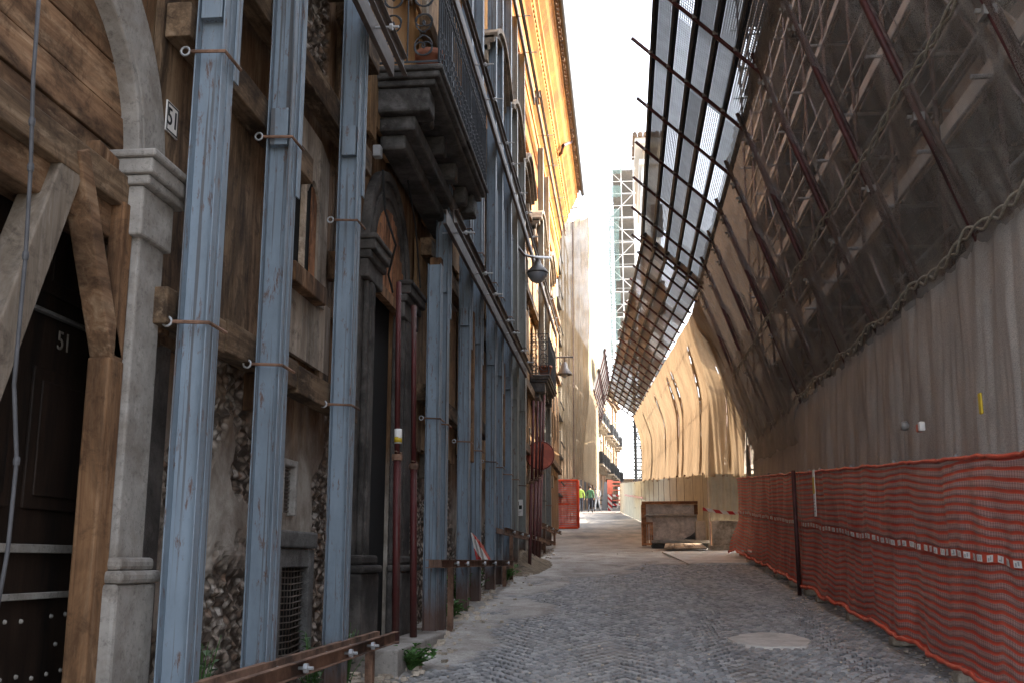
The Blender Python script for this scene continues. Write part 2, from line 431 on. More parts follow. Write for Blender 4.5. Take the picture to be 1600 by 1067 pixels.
# ---------------------------------------------------------------- mesh builder
class MB:
    def __init__(s): s.v = []; s.f = []; s.uv = {}; s.mi = []; s.cur = 0
    def add(s, vs, fs, uvs=None):
        o = len(s.v); s.v += [Vector(p) for p in vs]
        for k, f in enumerate(fs):
            if uvs: s.uv[len(s.f)] = uvs[k]
            s.f.append([o + i for i in f]); s.mi.append(s.cur)
        return s
    def box(s, a, b):
        x0, x1 = sorted((a[0], b[0])); y0, y1 = sorted((a[1], b[1])); z0, z1 = sorted((a[2], b[2]))
        return s.add([(x0, y0, z0), (x1, y0, z0), (x1, y1, z0), (x0, y1, z0), (x0, y0, z1), (x1, y0, z1), (x1, y1, z1), (x0, y1, z1)],
                     [(0, 3, 2, 1), (4, 5, 6, 7), (0, 1, 5, 4), (1, 2, 6, 5), (2, 3, 7, 6), (3, 0, 4, 7)])
    def bar(s, p, q, w_, h, up=(0, 0, 1)):
        p, q = Vector(p), Vector(q); d = (q - p).normalized(); up = Vector(up)
        if abs(d.dot(up)) > .98: up = Vector((0, 1, 0)) if abs(d.y) < .9 else Vector((1, 0, 0))
        a = d.cross(up).normalized() * w_ / 2; b = a.cross(d).normalized() * h / 2
        vs = [c + i * a + j * b for c in (p, q) for i, j in ((-1, -1), (1, -1), (1, 1), (-1, 1))]
        return s.add(vs, [(0, 1, 2, 3), (7, 6, 5, 4), (0, 4, 5, 1), (1, 5, 6, 2), (2, 6, 7, 3), (3, 7, 4, 0)])
    def tube(s, pts, r, n=6, caps=True):
        pts = [Vector(p) for p in pts]; rr = r if isinstance(r, (list, tuple)) else [r] * len(pts)
        vs = []; prev = None
        for i, p in enumerate(pts):
            d = (pts[min(i + 1, len(pts) - 1)] - pts[max(i - 1, 0)])
            if d.length < 1e-9: d = Vector((0, 0, 1))
            d.normalize()
            if prev is None:
                a = d.orthogonal().normalized()
            else:
                a = (prev - d * prev.dot(d))
                a = a.normalized() if a.length > 1e-6 else d.orthogonal().normalized()
            prev = a; b = d.cross(a)
            for k in range(n):
                t = 2 * PI * k / n
                vs.append(p + (a * math.cos(t) + b * math.sin(t)) * rr[i])
        fs = []
        for i in range(len(pts) - 1):
            for k in range(n):
                fs.append((i * n + k, i * n + (k + 1) % n, (i + 1) * n + (k + 1) % n, (i + 1) * n + k))
        if caps: fs.append(tuple(range(n - 1, -1, -1))); fs.append(tuple((len(pts) - 1) * n + k for k in range(n)))
        return s.add(vs, fs)
    def prism(s, poly, ex):
        ex = Vector(ex); n = len(poly); vs = [Vector(p) for p in poly] + [Vector(p) + ex for p in poly]
        return s.add(vs, [tuple(range(n)), tuple(range(2 * n - 1, n - 1, -1))] + [(i, (i + 1) % n, n + (i + 1) % n, n + i)[::-1] for i in range(n)])
    def lathe(s, prof, c, n=16, axis=2):
        c = Vector(c); vs = []
        for r, h in prof:
            for k in range(n):
                t = 2 * PI * k / n; q = [r * math.cos(t), r * math.sin(t), h]
                if axis == 0: q = [q[2], q[0], q[1]]
                if axis == 1: q = [q[0], q[2], q[1]]
                vs.append(c + Vector(q))
        fs = [(i * n + k, i * n + (k + 1) % n, (i + 1) * n + (k + 1) % n, (i + 1) * n + k) for i in range(len(prof) - 1) for k in range(n)]
        return s.add(vs, fs)
    def grid(s, fn, nu, nv, uvf=None, skip=None):
        vs = [fn(i / nu, j / nv) for j in range(nv + 1) for i in range(nu + 1)]
        fs = []; uvs = []
        for j in range(nv):
            for i in range(nu):
                if skip and skip((i + .5) / nu, (j + .5) / nv): continue
                a = j * (nu + 1) + i; fs.append((a, a + 1, a + nu + 2, a + nu + 1))
                if uvf: uvs.append([uvf(i / nu, j / nv), uvf((i + 1) / nu, j / nv), uvf((i + 1) / nu, (j + 1) / nv), uvf(i / nu, (j + 1) / nv)])
        return s.add(vs, fs, uvs if uvf else None)
    def build(s, name, mat, parent=None, smooth=False, bevel=0, thick=0):
        me = bpy.data.meshes.new(name)
        o = bpy.data.objects.new(name, me); scene.collection.objects.link(o)
        loc = Vector((0, 0, 0))
        if parent:
            p = parent
            while p: loc += p.location; p = p.parent
            o.parent = parent
        elif s.v:
            xs = [v.x for v in s.v]; ys = [v.y for v in s.v]; zz = [v.z for v in s.v]
            loc = Vector(((min(xs) + max(xs)) / 2, (min(ys) + max(ys)) / 2, min(zz))); o.location = loc
        me.from_pydata([v - loc for v in s.v], [], s.f)
        if s.uv:
            l = me.uv_layers.new(name='UVMap')
            for fi, p in enumerate(me.polygons):
                for k, li in enumerate(p.loop_indices): l.data[li].uv = s.uv.get(fi, [(0, 0)] * 4)[k]
        for mm in (mat if isinstance(mat, list) else [mat]): me.materials.append(mm)
        if isinstance(mat, list):
            for p in me.polygons: p.material_index = s.mi[p.index]
        if smooth:
            for p in me.polygons: p.use_smooth = True
        if bevel:
            b = o.modifiers.new('bevel', 'BEVEL'); b.width = bevel; b.segments = 2; b.limit_method = 'ANGLE'
        if thick:
            b = o.modifiers.new('thickness', 'SOLIDIFY'); b.thickness = thick; b.offset = 0
        return o

def tag(o, label=None, cat=None, group=None, kind=None):
    if label: o['label'] = label
    if cat: o['category'] = cat
    if group: o['group'] = group
    if kind: o['kind'] = kind
    return o
def thing(name, loc, label, cat, group=None):
    o = bpy.data.objects.new(name, None); o.empty_display_size = .2
    o.location = loc; scene.collection.objects.link(o)
    return tag(o, label, cat, group)
def copy_tree(o, parent=None):
    c = o.copy(); scene.collection.objects.link(c); c.parent = parent
    for ch in [x for x in o.children]: copy_tree(ch, c)
    return c
def text_mesh(name, s, size, mat, parent, origin, xdir, up, ext=.002):
    cu = bpy.data.curves.new(name, 'FONT'); cu.body = s; cu.size = size; cu.extrude = ext
    cu.align_x = 'CENTER'; cu.align_y = 'CENTER'
    t = bpy.data.objects.new(name, cu); scene.collection.objects.link(t)
    me = bpy.data.meshes.new_from_object(t)
    bpy.data.objects.remove(t)
    x = Vector(xdir).normalized(); u = Vector(up).normalized(); z = x.cross(u)
    mt = Matrix((x, u, z)).transposed().to_4x4()
    me.transform(mt)
    o = bpy.data.objects.new(name, me); scene.collection.objects.link(o); me.materials.append(mat)
    loc = Vector(origin); p = parent; o.parent = parent
    while p: loc -= p.location; p = p.parent
    o.location = loc
    return o


# ================================================================ GROUND
def rise(x, y):
    """how much cement dust covers the paving here: 0 none .. 1 buried"""
    e = fbm(x * 1.3, y * .55, 3.1) * 1.0 + fbm(x * 5, y * 3, 7) * .25
    left = smooth(-.8, -1.6, x + e * .9 + max(0, (13 - y)) * .06)
    mid = smooth(.25, .6, fbm(x * .9 + 5, y * .3, 9.2) + .15 * fbm(x * 6, y * 4)) * .75
    right = smooth(2.35, 2.8, x + e * .35)
    tongue = smooth(17.0, 21.5, y + e * 2.2) * smooth(.9, -.2, x + e * .8)
    return max(left, mid * .8, right * .7, tongue, smooth(22.6, 23.6, y + e * .7))
def ground_z(x, y): return G(y)
gb = MB()
def gp(x, y, near=True):
    d = rise(x, y) if near else 1
    z = G(y) + fbm(x * .6, y * .4, 2) * .012
    if near: z += -.03 + .044 * d + .006 * fbm(x * 9, y * 7, 1)
    return (x, y, z), d
dust = []
def sheet(xs, ys, near):
    o = len(gb.v); nx = len(xs)
    vs = []
    for y in ys:
        for x in xs:
            p, d = gp(x, y, near); vs.append(p); dust.append(d)
    fs = [(j * nx + i, j * nx + i + 1, (j + 1) * nx + i + 1, (j + 1) * nx + i) for j in range(len(ys) - 1) for i in range(nx - 1)]
    gb.add(vs, fs)
sheet([-2.6 + i * .06 for i in range(110)], [6.5 + j * .075 for j in range(254)], True)
rd = gb.build('road', M['road'], smooth=True)
at = rd.data.attributes.new('dust', 'FLOAT', 'POINT')
for i, d in enumerate(dust): at.data[i].value = d
tag(rd, 'cobbled roadway with cement dust and worn patches', kind='structure')
gb = MB(); dust = []
sheet([-4 + i * .25 for i in range(33)], [-3, 0, 3, 5, 6.55], False)
sheet([-4 + i * .25 for i in range(33)], [25.3 + j * .8 for j in range(120)], False)
for i in range(len(gb.v)):
    if gb.v[i].y < 26.3 and gb.v[i].y > 10: gb.v[i].z = G(gb.v[i].y) - .012 - .02 * (26.1 > gb.v[i].y)
rf = gb.build('road_far', M['road'], smooth=True); rf.name = 'street_surface'
at = rf.data.attributes.new('dust', 'FLOAT', 'POINT')
for i, d in enumerate(dust): at.data[i].value = d
tag(rf, 'worn cement and asphalt surface of the street further on', kind='structure')
g2 = MB()
for (a, b) in ((-60, 120), (120, 1600)):
    g2.add([(-900, a, G(a) - .35), (900, a, G(a) - .35), (900, b, G(b) - .35), (-900, b, G(b) - .35)], [(0, 1, 2, 3)])
tag(g2.build('ground', M['earth']), 'bare ground under and around the street', kind='structure')

# the stones: small basalt cubes laid in overlapping arcs
cb = MB()
lane = 1.18
y = 7.2
rnd = random.Random(3)
pitch = .104
for r in range(int((25.4 - 7.2) / pitch)):
    yy = 7.2 + r * pitch
    n_ = int(5.5 / pitch)
    for i in range(n_):
        x = -2.35 + (i + .5 * (r % 2)) * pitch
        u = ((x + 2.35 + .12 * math.sin(yy * .7)) % lane) / lane
        yo = yy + .24 * (1 - (2 * u - 1) ** 2) + .09 * nz(x * 1.5, yy * 1.2, 0)
        if yo > 25.2: continue
        if x < -2.2 or x > 3.05: continue
        d = rise(x, yo)
        if d > .93: continue
        slope_ang = math.atan(.24 * -4 * (2 * u - 1) / lane)
        a = rnd.gauss(0, .1) + slope_ang * .75
        sx = pitch * .40 * rnd.uniform(.82, 1.04); sy = pitch * .38 * rnd.uniform(.8, 1.05)
        zt = G(yo) + .005 + rnd.gauss(0, .002) + fbm(x * .6, yo * .4, 2) * .012
        tx, ty = rnd.gauss(0, .03), rnd.gauss(0, .03) + SLOPE
        ca, sa = math.cos(a), math.sin(a)
        ring = []
        for (k, dz) in ((.62, 0), (.93, -.007), (1.04, -.034)):
            for (px, py) in ((-1, -1), (1, -1), (1, 1), (-1, 1)):
                jx, jy = px * sx * k * (1 + rnd.gauss(0, .04)), py * sy * k * (1 + rnd.gauss(0, .04))
                qx, qy = jx * ca - jy * sa, jx * sa + jy * ca
                ring.append((x + qx, yo + qy, zt + dz + qx * tx + qy * ty))
        fs = [(0, 1, 2, 3)]
        for k in (0, 4):
            for q in range(4): fs.append((k + q, k + 4 + q, k + 4 + (q + 1) % 4, k + (q + 1) % 4))
        cb.add(ring, fs)
tag(cb.build('paving_stones', M['cobble']), 'small dark basalt paving cubes laid in arcs', kind='structure')

def patch(name, cx, cy, rx, ry, h, mat, n=40, seed=0, label=None):
    m = MB(); vs = [(cx, cy, G(cy) + h)]
    for k in range(n):
        t = 2 * PI * k / n; j = 1 + .16 * fbm(math.cos(t) * 1.5 + seed, math.sin(t) * 1.5, seed)
        x, y = cx + rx * j * math.cos(t), cy + ry * j * math.sin(t); vs.append((x, y, G(y) + h * .9))
    for k in range(n):
        x, y = vs[k + 1][0], vs[k + 1][1]; vs.append((cx + (x - cx) * 1.04, cy + (y - cy) * 1.04, G(y) - .02))
    fs = [(0, k + 1, (k + 1) % n + 1) for k in range(n)] + [(k + 1, n + k + 1, n + (k + 1) % n + 1, (k + 1) % n + 1) for k in range(n)]
    o = m.add(vs, fs).build(name, mat)
    return tag(o, label, kind='structure')
patch('cement_patch', 1.53, 11.75, .42, .52, .022, M['slab'], label='oval cement patch let into the cobbles')
if 0: patch('cement_patch', -1.5, 10.7, .33, .75, .02, M['slab'], seed=4, label='pale cement smear at the left edge of the cobbles')
if 0: patch('cement_patch', -1.15, 12.9, .4, 1.25, .02, M['slab'], seed=8, label='long pale cement smear beside the left pavement edge')
m = MB(); m.add([(.95, 27.2, G(27.2) + .04), (1.35, 22.9, G(22.9) + .04), (2.75, 23.3, G(23.3) + .04), (3.3, 27.4, G(27.4) + .04),
                 (.95, 27.2, G(27.2) - .05), (1.35, 22.9, G(22.9) - .05), (2.75, 23.3, G(23.3) - .05), (3.3, 27.4, G(27.4) - .05)],
                [(0, 1, 2, 3), (0, 4, 5, 1), (1, 5, 6, 2), (2, 6, 7, 3), (3, 7, 4, 0)])
tag(m.build('cement_slab', M['slab']), 'pale cement slab in front of the stone trough', kind='structure')

# ================================================================ LEFT BUILDING
XW = -2.45
lb = thing('shored_building', (XW, 20, G(20)), 'long ochre building with boarded windows held up by blue-grey steel posts', 'building')
Y0, Y1, ZT = 2.6, 41.0, 14.4
# openings: y0,y1,z0,z1
OP = [(3.26, 5.3, -.2, 3.45), (3.26, 4.86, 3.45, 4.4), (7.40, 8.06, .84, 1.56), (7.38, 7.64, 1.95, 2.28), (9.98, 11.05, .5, 5.15)]
UP = []
for yc in (12.9, 16.6, 19.1, 22.6, 26.4, 30.4, 34.4, 38.2):
    UP.append((yc - .55, yc + .55, 7.0, 9.4))
for yc in (5.6, 9.0): UP.append((yc - .55, yc + .55, 7.0, 9.6))
LOW = [(yc - .55, yc + .55, 2.6 + G(yc) - .8, 4.9) for yc in (13.4, 16.6, 20.4, 24.0, 28.0, 32, 36)]
OPS = OP + UP + LOW
def hole(y, z): return any(a < y < b and c < z < d for a, b, c, d in OPS)
def rubble(y, z):
    h = z - G(y)
    e = fbm(y * .9, z * .9, 5.5) * 1.25 + fbm(y * 4, z * 4, 2) * .25
    low = smooth(.35, .05, (h - 1.15) * .55 + e)
    strip = smooth(.3, .55, fbm(y * .8 + 3, z * .35, 12)) * smooth(4.6, 3.2, z)
    if 7.3 < y < 8.25 and z < 1.85: low *= .0
    hi = smooth(.1, -.1, ((y - 7.85) / .42) ** 2 + ((z - 5.95) / .6) ** 2 - 1 + fbm(y * 3, z * 3, 4) * .6)
    return max(low * smooth(2.9, 2.2, h), strip * .9, hi)
def wall_grid(y0, y1, z0, z1, st, disp):
    ny, nzz = max(1, int(round((y1 - y0) / st))), max(1, int(round((z1 - z0) / st)))
    ys = sorted(set([y0 + (y1 - y0) * i / ny for i in range(ny + 1)] + [v for o in OPS for v in o[:2] if y0 < v < y1]))
    zs = sorted(set([z0 + (z1 - z0) * i / nzz for i in range(nzz + 1)] + [v for o in OPS for v in o[2:] if z0 < v < z1]))
    m = MB(); at = []
    vs = []
    for z in zs:
        for y in ys:
            r = rubble(y, z) if disp else 0
            x = XW
            if disp:
                pv = Vector((y * 15, z * 18, 1.0))
                dd = noise.voronoi(pv)[0]
                st_ = max(0, 1 - dd[0] * 1.15)
                x += (1 - r) * (.006 * fbm(y * 3, z * 3) + .002) + r * (-.065 + .075 * st_ + .012 * nz(y * 40, z * 40, 0))
            vs.append((x, y, z)); at.append(r)
    n_ = len(ys); fs = []
    for j in range(len(zs) - 1):
        for i in range(n_ - 1):
            if hole((ys[i] + ys[i + 1]) / 2, (zs[j] + zs[j + 1]) / 2): continue
            fs.append((j * n_ + i, j * n_ + i + 1, (j + 1) * n_ + i + 1, (j + 1) * n_ + i))
    m.add(vs, fs); return m, at
def put_attr(o, at):
    a = o.data.attributes.new('rubble', 'FLOAT', 'POINT')
    for i, v in enumerate(at): a.data[i].value = v
wm = MB(); wat = []
for args in ((Y0, 4.9, -.4, 5, .3, False), (4.9, 12.6, .1, 5, .028, True), (12.6, 24, .4, 5, .06, True), (24, Y1, 1.2, 5, .4, False), (Y0, 4.9, 5, ZT, .8, False), (9.4, Y1, 5, ZT, .8, False), (4.9, 9.4, 5, 6.6, .035, True), (4.9, 9.4, 6.6, ZT, .8, False)):
    m, a = wall_grid(*args)
    wm.add(m.v, m.f); wat += a
m = wm                                             # reveals belong to the wall
for a, b, c, d in OPS:
    for q in ([(XW, a, c), (XW, b, c), (XW - .34, b, c), (XW - .34, a, c)], [(XW, a, d), (XW - .34, a, d), (XW - .34, b, d), (XW, b, d)],
              [(XW, a, c), (XW - .34, a, c), (XW - .34, a, d), (XW, a, d)], [(XW, b, c), (XW, b, d), (XW - .34, b, d), (XW - .34, b, c)]):
        m.add(q, [(0, 1, 2, 3)])
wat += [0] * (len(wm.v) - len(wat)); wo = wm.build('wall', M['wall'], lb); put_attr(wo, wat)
m = MB(); m.box((XW - 1.2, Y0, -.5), (XW - 1.1, Y1, ZT)); m.box((XW - 6, Y1 - .1, -.5), (XW, Y1, ZT)); m.box((XW - 6, Y0, -.5), (XW, Y0 + .1, ZT)); m.box((XW - 6, Y0, ZT), (XW - .05, Y1, ZT + .1))
m.box((XW - 6, Y0 + .1, -.5), (XW - 5.9, Y1 - .1, ZT))
m.build('inner_wall', M['cement'], lb)
# golden plaster frieze and moulded eaves cornice
prof = [(-2.452, 12.7), (-2.38, 12.72), (-2.38, 13.5), (-2.33, 13.58), (-2.33, 14.3), (-2.24, 14.4), (-2.2, 14.75), (-2.12, 14.95), (-2.0, 15.1), (-1.93, 15.35), (-1.86, 15.42), (-1.86, 15.56), (-1.72, 15.75), (-1.6, 16.02), (-1.56, 16.05), (-1.56, 16.25), (-2.6, 16.3)]
m = MB()
ysn = [Y0 + (Y1 - Y0) * i / 60 for i in range(61)]
vs = []
for y in ysn:
    for (x, z) in prof: vs.append((x + .006 * nz(y * .8, z, 3), y, z + .01 * nz(y * .5, x, 9)))
k = len(prof); fs = [(i * k + j, i * k + j + 1, (i + 1) * k + j + 1, (i + 1) * k + j) for i in range(60) for j in range(k - 1)]
fs += [tuple(range(k))[::-1], tuple(60 * k + j for j in range(k))]
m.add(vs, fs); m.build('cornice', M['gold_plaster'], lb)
m = MB()
for i in range(150):
    y = Y0 + .1 + i * .255
    x0 = -1.42 + .03 * nz(y * 3, 0, 0)
    m.tube([(x0, y, 16.3 + .02 * nz(y, 2, 0)), (-2.0, y, 16.5), (-3.4, y, 17.0)], [.085, .08, .08], 7)
m.box((-3.4, Y0, 16.25), (-1.5, Y1, 16.32))
m.build('roof', M['tile'], lb)
m = MB(); m.tube([(-1.36, Y0, 16.22), (-1.36, Y1 + .1, 16.22)], .075, 8); gut = m.build('gutter', M['iron'], lb, smooth=True)
m = MB()                                              # downpipe swan neck under the eave
m.tube([onX(897, 215, -1.45), onX(893, 222, -1.55), onX(880, 228, -1.75), onX(877, 240, -1.85), onX(868, 247, -2.1), onX(858, 250, -2.3)], .055, 8)
m.build('downpipe', M['maroon'], lb, smooth=True)
m = MB()
for i in range(150):                                   # modillions under the eaves, one carved row
    y = Y0 + .3 + i * .255; m.box((-2.1, y, 15.16), (-1.945, y + .13, 15.28))
m.box((-2.35, Y0, 13.9), (-2.29, Y1, 13.97)); m.box((-2.4, Y0, 13.3), (-2.35, Y1, 13.36))
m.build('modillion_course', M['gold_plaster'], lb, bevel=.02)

# boarding: upright sheets nailed over the wall, and level timbers across them
bd = [(4.98, 5.9, 2.72, 9), (5.95, 6.95, 2.9, 4.62), (6.98, 7.24, 2.95, 5.2), (8.15, 8.42, 2.9, 4.9), (8.44, 9.0, 3.6, 9.0), (5.95, 7.45, 5.35, 6.4), (5.95, 6.9, 6.4, 9)]
for (a, b, c, d) in bd:
    m = MB(); y = a
    while y < b - .02:
        w_ = min(random.uniform(.18, .34), b - y)
        m.box((XW + .012, y + .003, c + random.uniform(-.03, .03)), (XW + .05 + random.uniform(0, .012), y + w_ - .003, d))
        y += w_
    m.build('boarding', M['ply'], lb)
yb = 12.0
while yb < 40:
    m = MB()
    w_ = random.uniform(.5, 1.1)
    if random.random() < .8:
        z0 = G(yb) + random.choice((2.0, 2.3, 2.1)); z1 = z0 + random.choice((2.2, 2.5))
        y = yb
        while y < yb + w_ - .02:
            q = min(random.uniform(.2, .35), yb + w_ - y)
            m.box((XW + .03, y + .003, z0 + random.uniform(-.03, .03)), (XW + .07, y + q - .003, z1)); y += q
    if m.v: m.build('boarding', M['ply_gold'], lb)
    yb += w_ + random.uniform(.1, .5)
for z0, z1 in ((5.9, 8.0), (8.3, 10.4)):
    yb = 9.5
    while yb < 40:
        m = MB(); w_ = random.uniform(.7, 1.3)
        if random.random() < .7:
            y = yb
            while y < yb + w_ - .02:
                q = min(random.uniform(.2, .35), yb + w_ - y)
                m.box((XW + .03, y + .003, z0 + random.uniform(-.2, .03)), (XW + .07, y + q - .003, z1)); y += q
            m.build('boarding', M['ply_gold'], lb)
        yb += w_ + random.uniform(.3, .9)
def beam(a, b, mat='beam', wd=.14, h=.2, par=None):
    m = MB(); m.bar(a, b, wd, h); return m.build('beam', M[mat], par or lb, bevel=.008)
xb = XW + .13
for (ya, yb_, z, h) in ((4.95, 5.75, 2.86, .19), (5.78, 7.12, 2.88, .19), (7.14, 8.85, 2.86, .2), (5.0, 7.3, 4.45, .2), (5.6, 9.1, 5.2, .24), (4.95, 8.0, 6.35, .24), (8.2, 9.3, 6.3, .22),
                        (5.0, 9.3, 7.6, .22), (12.1, 15.2, 3.55, .2), (12.2, 20.1, 5.35, .22), (15.6, 18.1, 3.75, .2), (18.9, 22.5, 3.95, .2), (23.0, 29, 4.3, .2), (20.5, 33, 5.9, .22),
                        (11.9, 25, 8.15, .2), (25.3, 40, 8.3, .2), (12, 40, 10.6, .2), (29.2, 40, 4.9, .2)):
    beam((xb, ya, z), (xb, yb_, z), h=h)
for (ya, z0, z1) in ((12.25, 2.3, 5.2), (15.1, 3.0, 5.2), (19.2, 3.3, 5.2), (23.2, 3.4, 5.8)):
    m = MB(); m.bar((xb + .13, ya, z0), (xb + .13, ya, z1), .14, .14); m.build('post', M['post'], lb, bevel=.008)
# short packing blocks behind the level timbers
for (y, z) in ((5.1, 2.86), (6.5, 2.66), (7.0, 4.2), (8.3, 4.0), (8.75, 2.6), (5.3, 4.9), (6.2, 6.1), (8.9, 5.9)):
    m = MB(); m.box((XW + .06, y - .05, z - .12), (XW + .13, y + .06, z + .12)); m.build('packing_block', M['post'], lb, bevel=.006)

# ---- small twin-light timber window
a, b, c, d = 7.2, 8.16, 3.66, 4.9
XF = XW + .065
def W(px, py): return onX(px, py, XF)
yl0, yl1, yr0, yr1, ye = W(455, 330).y, W(473, 330).y, W(480, 340).y, W(498, 350).y, W(512, 350).y
zb_l, zt_l, zt_r = 3.72, 4.58, 4.52
wn = MB()
def piece(mb, pts, t=.03): mb.prism([(XF, y, z) for y, z in pts], (-t, 0, 0))
piece(wn, [(a, 3.6), (yl0, 3.6), (yl0, 4.95), (a, 4.95)]); piece(wn, [(yr1, 3.6), (ye, 3.6), (ye, 4.85), (yr1, 4.95)])
top = [(yl0, 4.97), (yl0, zt_l - .1)]
for i in range(9): t = i / 8; top.append((yl0 + (yl1 - yl0) * t, zt_l - .1 + .14 * math.sin(PI * t) + .02 * nz(i, 0, 0)))
top += [(yl1, zt_l - .12), (yr0, zt_l - .12)]
for i in range(9): t = i / 8; top.append((yr0 + (yr1 - yr0) * t, zt_r - .1 + .14 * math.sin(PI * t) + .02 * nz(i, 3, 0)))
top += [(yr1, 4.95)]
piece(wn, top)
wf = wn.build('window', M['pale_wood'], lb)
m = MB(); m.box((XW + .02, a, zb_l - .06), (XW + .03, yr1, 4.9)); m.build('pane', M['black'], wf)  # black sheet in place of shade within the two slots
m = MB(); m.box((XW + .035, yl1 + .03, zb_l), (XF + .004, yr0 - .035, zt_l - .08)); m.build('mullion', M['plank'], wf)
m = MB(); m.box((XW + .032, yr1 - .13, zb_l), (XW + .045, yr1, zt_r)); m.build('inner_board', M['red_wood'], wf)
m = MB(); m.bar((XF + .03, a - .05, zb_l - .07), (XF + .03, yr1 + .02, zb_l - .07), .1, .15); m.build('sill', M['post'], wf, bevel=.01)
# boards below the window, and pale planks
m = MB(); y = 7.15
while y < 8.3:
    q = random.uniform(.12, .2); m.box((XW + .02, y, 3.1), (XW + .055, y + q - .004, 3.66)); y += q
m.build('boarding', M['pale_wood'], lb)
# ---- slit window and cellar grille
def grille_win(a, b, c, d, nb, fw, mat='cement'):
    m = MB()
    m.box((XW - .1, a - fw, c - .02), (XW + .06, a, d + fw)); m.box((XW - .1, b, c - .02), (XW + .06, b + fw, d + fw)); m.box((XW - .1, a, d), (XW + .057, b, d + fw))
    f = m.build('window', M[mat], lb, bevel=.01)
    m = MB(); m.box((XW - .12, a, c), (XW - .06, b, d)); m.build('pane', M['black'], f)  # black sheet close behind the bars paints the unlit recess
    m = MB()
    for i in range(nb):
        z = c + (d - c) * (i + .5) / nb
        m.tube([(XW + .01, a, z), (XW + .03, (a + b) / 2, z - .008), (XW + .01, b, z)], .005, 5)
    for i in range(9):
        y = a + (b - a) * (i + .5) / 9; m.tube([(XW + .0, y, c), (XW + .0, y, d)], .004, 4)
    m.build('bars', M['rail'], f)
grille_win(7.40, 8.06, .84, 1.56, 16, .13)
grille_win(7.38, 7.64, 1.95, 2.28, 12, .05, 'stone')
m = MB(); m.box((XW - .05, 7.3, 1.7), (XW + .08, 8.2, 1.82)); m.build('sill', M['cement'], lb, bevel=.015)

# ---- doorway 51: stone pilaster and arch, boarded lunette, shoring timbers, nailed door
dw = MB()
px0, px1 = XW - .05, -2.30
dw.box((px0, 4.75, .2), (px1 - .02, 5.03, 3.2))
pil = dw.build('pilaster', M['stone'], lb, bevel=.012)
m = MB(); m.box((px0, 4.70, .1), (px1 + .015, 5.12, 1.5)); m.box((px0, 4.71, 1.5), (px1 + .03, 5.15, 1.56)); m.box((px0, 4.73, 1.56), (px1 + .01, 5.1, 1.62)); m.build('plinth', M['stone'], lb, bevel=.02)
m = MB(); m.box((px0, 4.70, 3.15), (px1 + .005, 5.06, 3.4)); m.box((px0, 4.68, 3.4), (px1 + .04, 5.12, 3.45)); m.box((px0, 4.66, 3.45), (px1 + .06, 5.16, 3.53)); m.box((px0, 4.64, 3.53), (px1 + .08, 5.18, 3.57)); m.build('capital', M['stone'], lb, bevel=.012)
def arch(mb, yc, zs, ri, ro, x0, x1, a0=0, a1=PI, n=28):
    pts = []
    for i in range(n + 1):
        t = a0 + (a1 - a0) * i / n
        for r, x in ((ri, x0), (ri, x1), (ro, x1), (ro, x0)): pts.append((x, yc + r * math.cos(t), zs + r * math.sin(t)))
    fs = [(i * 4 + k, i * 4 + (k + 1) % 4, (i + 1) * 4 + (k + 1) % 4, (i + 1) * 4 + k) for i in range(n) for k in range(4)]
    fs += [(0, 3, 2, 1), (n * 4, n * 4 + 1, n * 4 + 2, n * 4 + 3)]
    mb.add(pts, fs)
m = MB(); arch(m, 4.05, 3.57, .80, 1.055, XW - .05, -2.38); arch(m, 4.05, 3.57, .76, .83, XW - .05, -2.385); m.build('arch', M['stone'], lb, bevel=.01)
# left pilaster (outside the frame but real)
m = MB(); m.box((px0, 3.0, .1), (px1, 3.3, 3.57)); m.build('pilaster', M['stone'], lb, bevel=.012)
# lunette planks following the arch
m = MB(); z = 3.42
while z < 4.42:
    h = random.uniform(.17, .24); zz = min(z + h, 4.42); hw = math.sqrt(max(.0001, .80 ** 2 - max(0, z - 3.57) ** 2))
    m.box((XW - .11, 4.05 - hw, z + .004), (XW - .03 + random.uniform(0, .025), 4.05 + hw, zz - .003)); z = zz
m.build('lunette_boarding', M['lunette'], lb, bevel=.005)
m = MB(); m.bar((XW + .02, 3.1, 3.36), (XW + .02, 4.86, 3.36), .12, .16); m.build('beam', M['beam'], lb, bevel=.008)
m = MB(); m.bar((XW - .06, 3.3, 3.2), (XW - .06, 4.86, 3.2), .18, .16); m.build('beam', M['lunette'], lb, bevel=.008)
# post beside the pilaster and raking struts
m = MB(); m.box((-2.46, 4.6, .1), (-2.35, 4.745, 2.53)); m.build('post', M['post'], lb, bevel=.01)
m = MB(); m.box((-2.43, 4.64, 2.535), (-2.355, 4.745, 3.3)); m.build('post', M['post'], lb, bevel=.01)
P1 = onX(100, 235, XW); P2 = onX(-10, 520, XW)
m = MB(); m.bar(P1, P2 + (P2 - P1) * .35, .17, .15, (1, 0, 0)); m.build('strut', M['pale_wood'], lb, bevel=.008)
P1 = onX(115, 235, -2.41); P2 = onX(168, 575, -2.41)
m = MB(); m.bar(P1, P2, .10, .11, (1, 0, 0)); m.build('strut', M['lunette'], lb, bevel=.008)
P1 = onX(135, 240, XW - .02); P2 = onX(215, 320, XW - .02)
m = MB(); m.bar(P1, P2, .14, .12, (1, 0, 0)); m.build('strut', M['post'], lb, bevel=.008)
m = MB(); m.box((XW - .12, 3.32, .1), (XW + .07, 3.52, 3.25)); m.build('post', M['beam'], lb, bevel=.01)
m = MB(); m.box((XW - .05, 3.9, .1), (XW + .08, 4.02, 3.25)); 
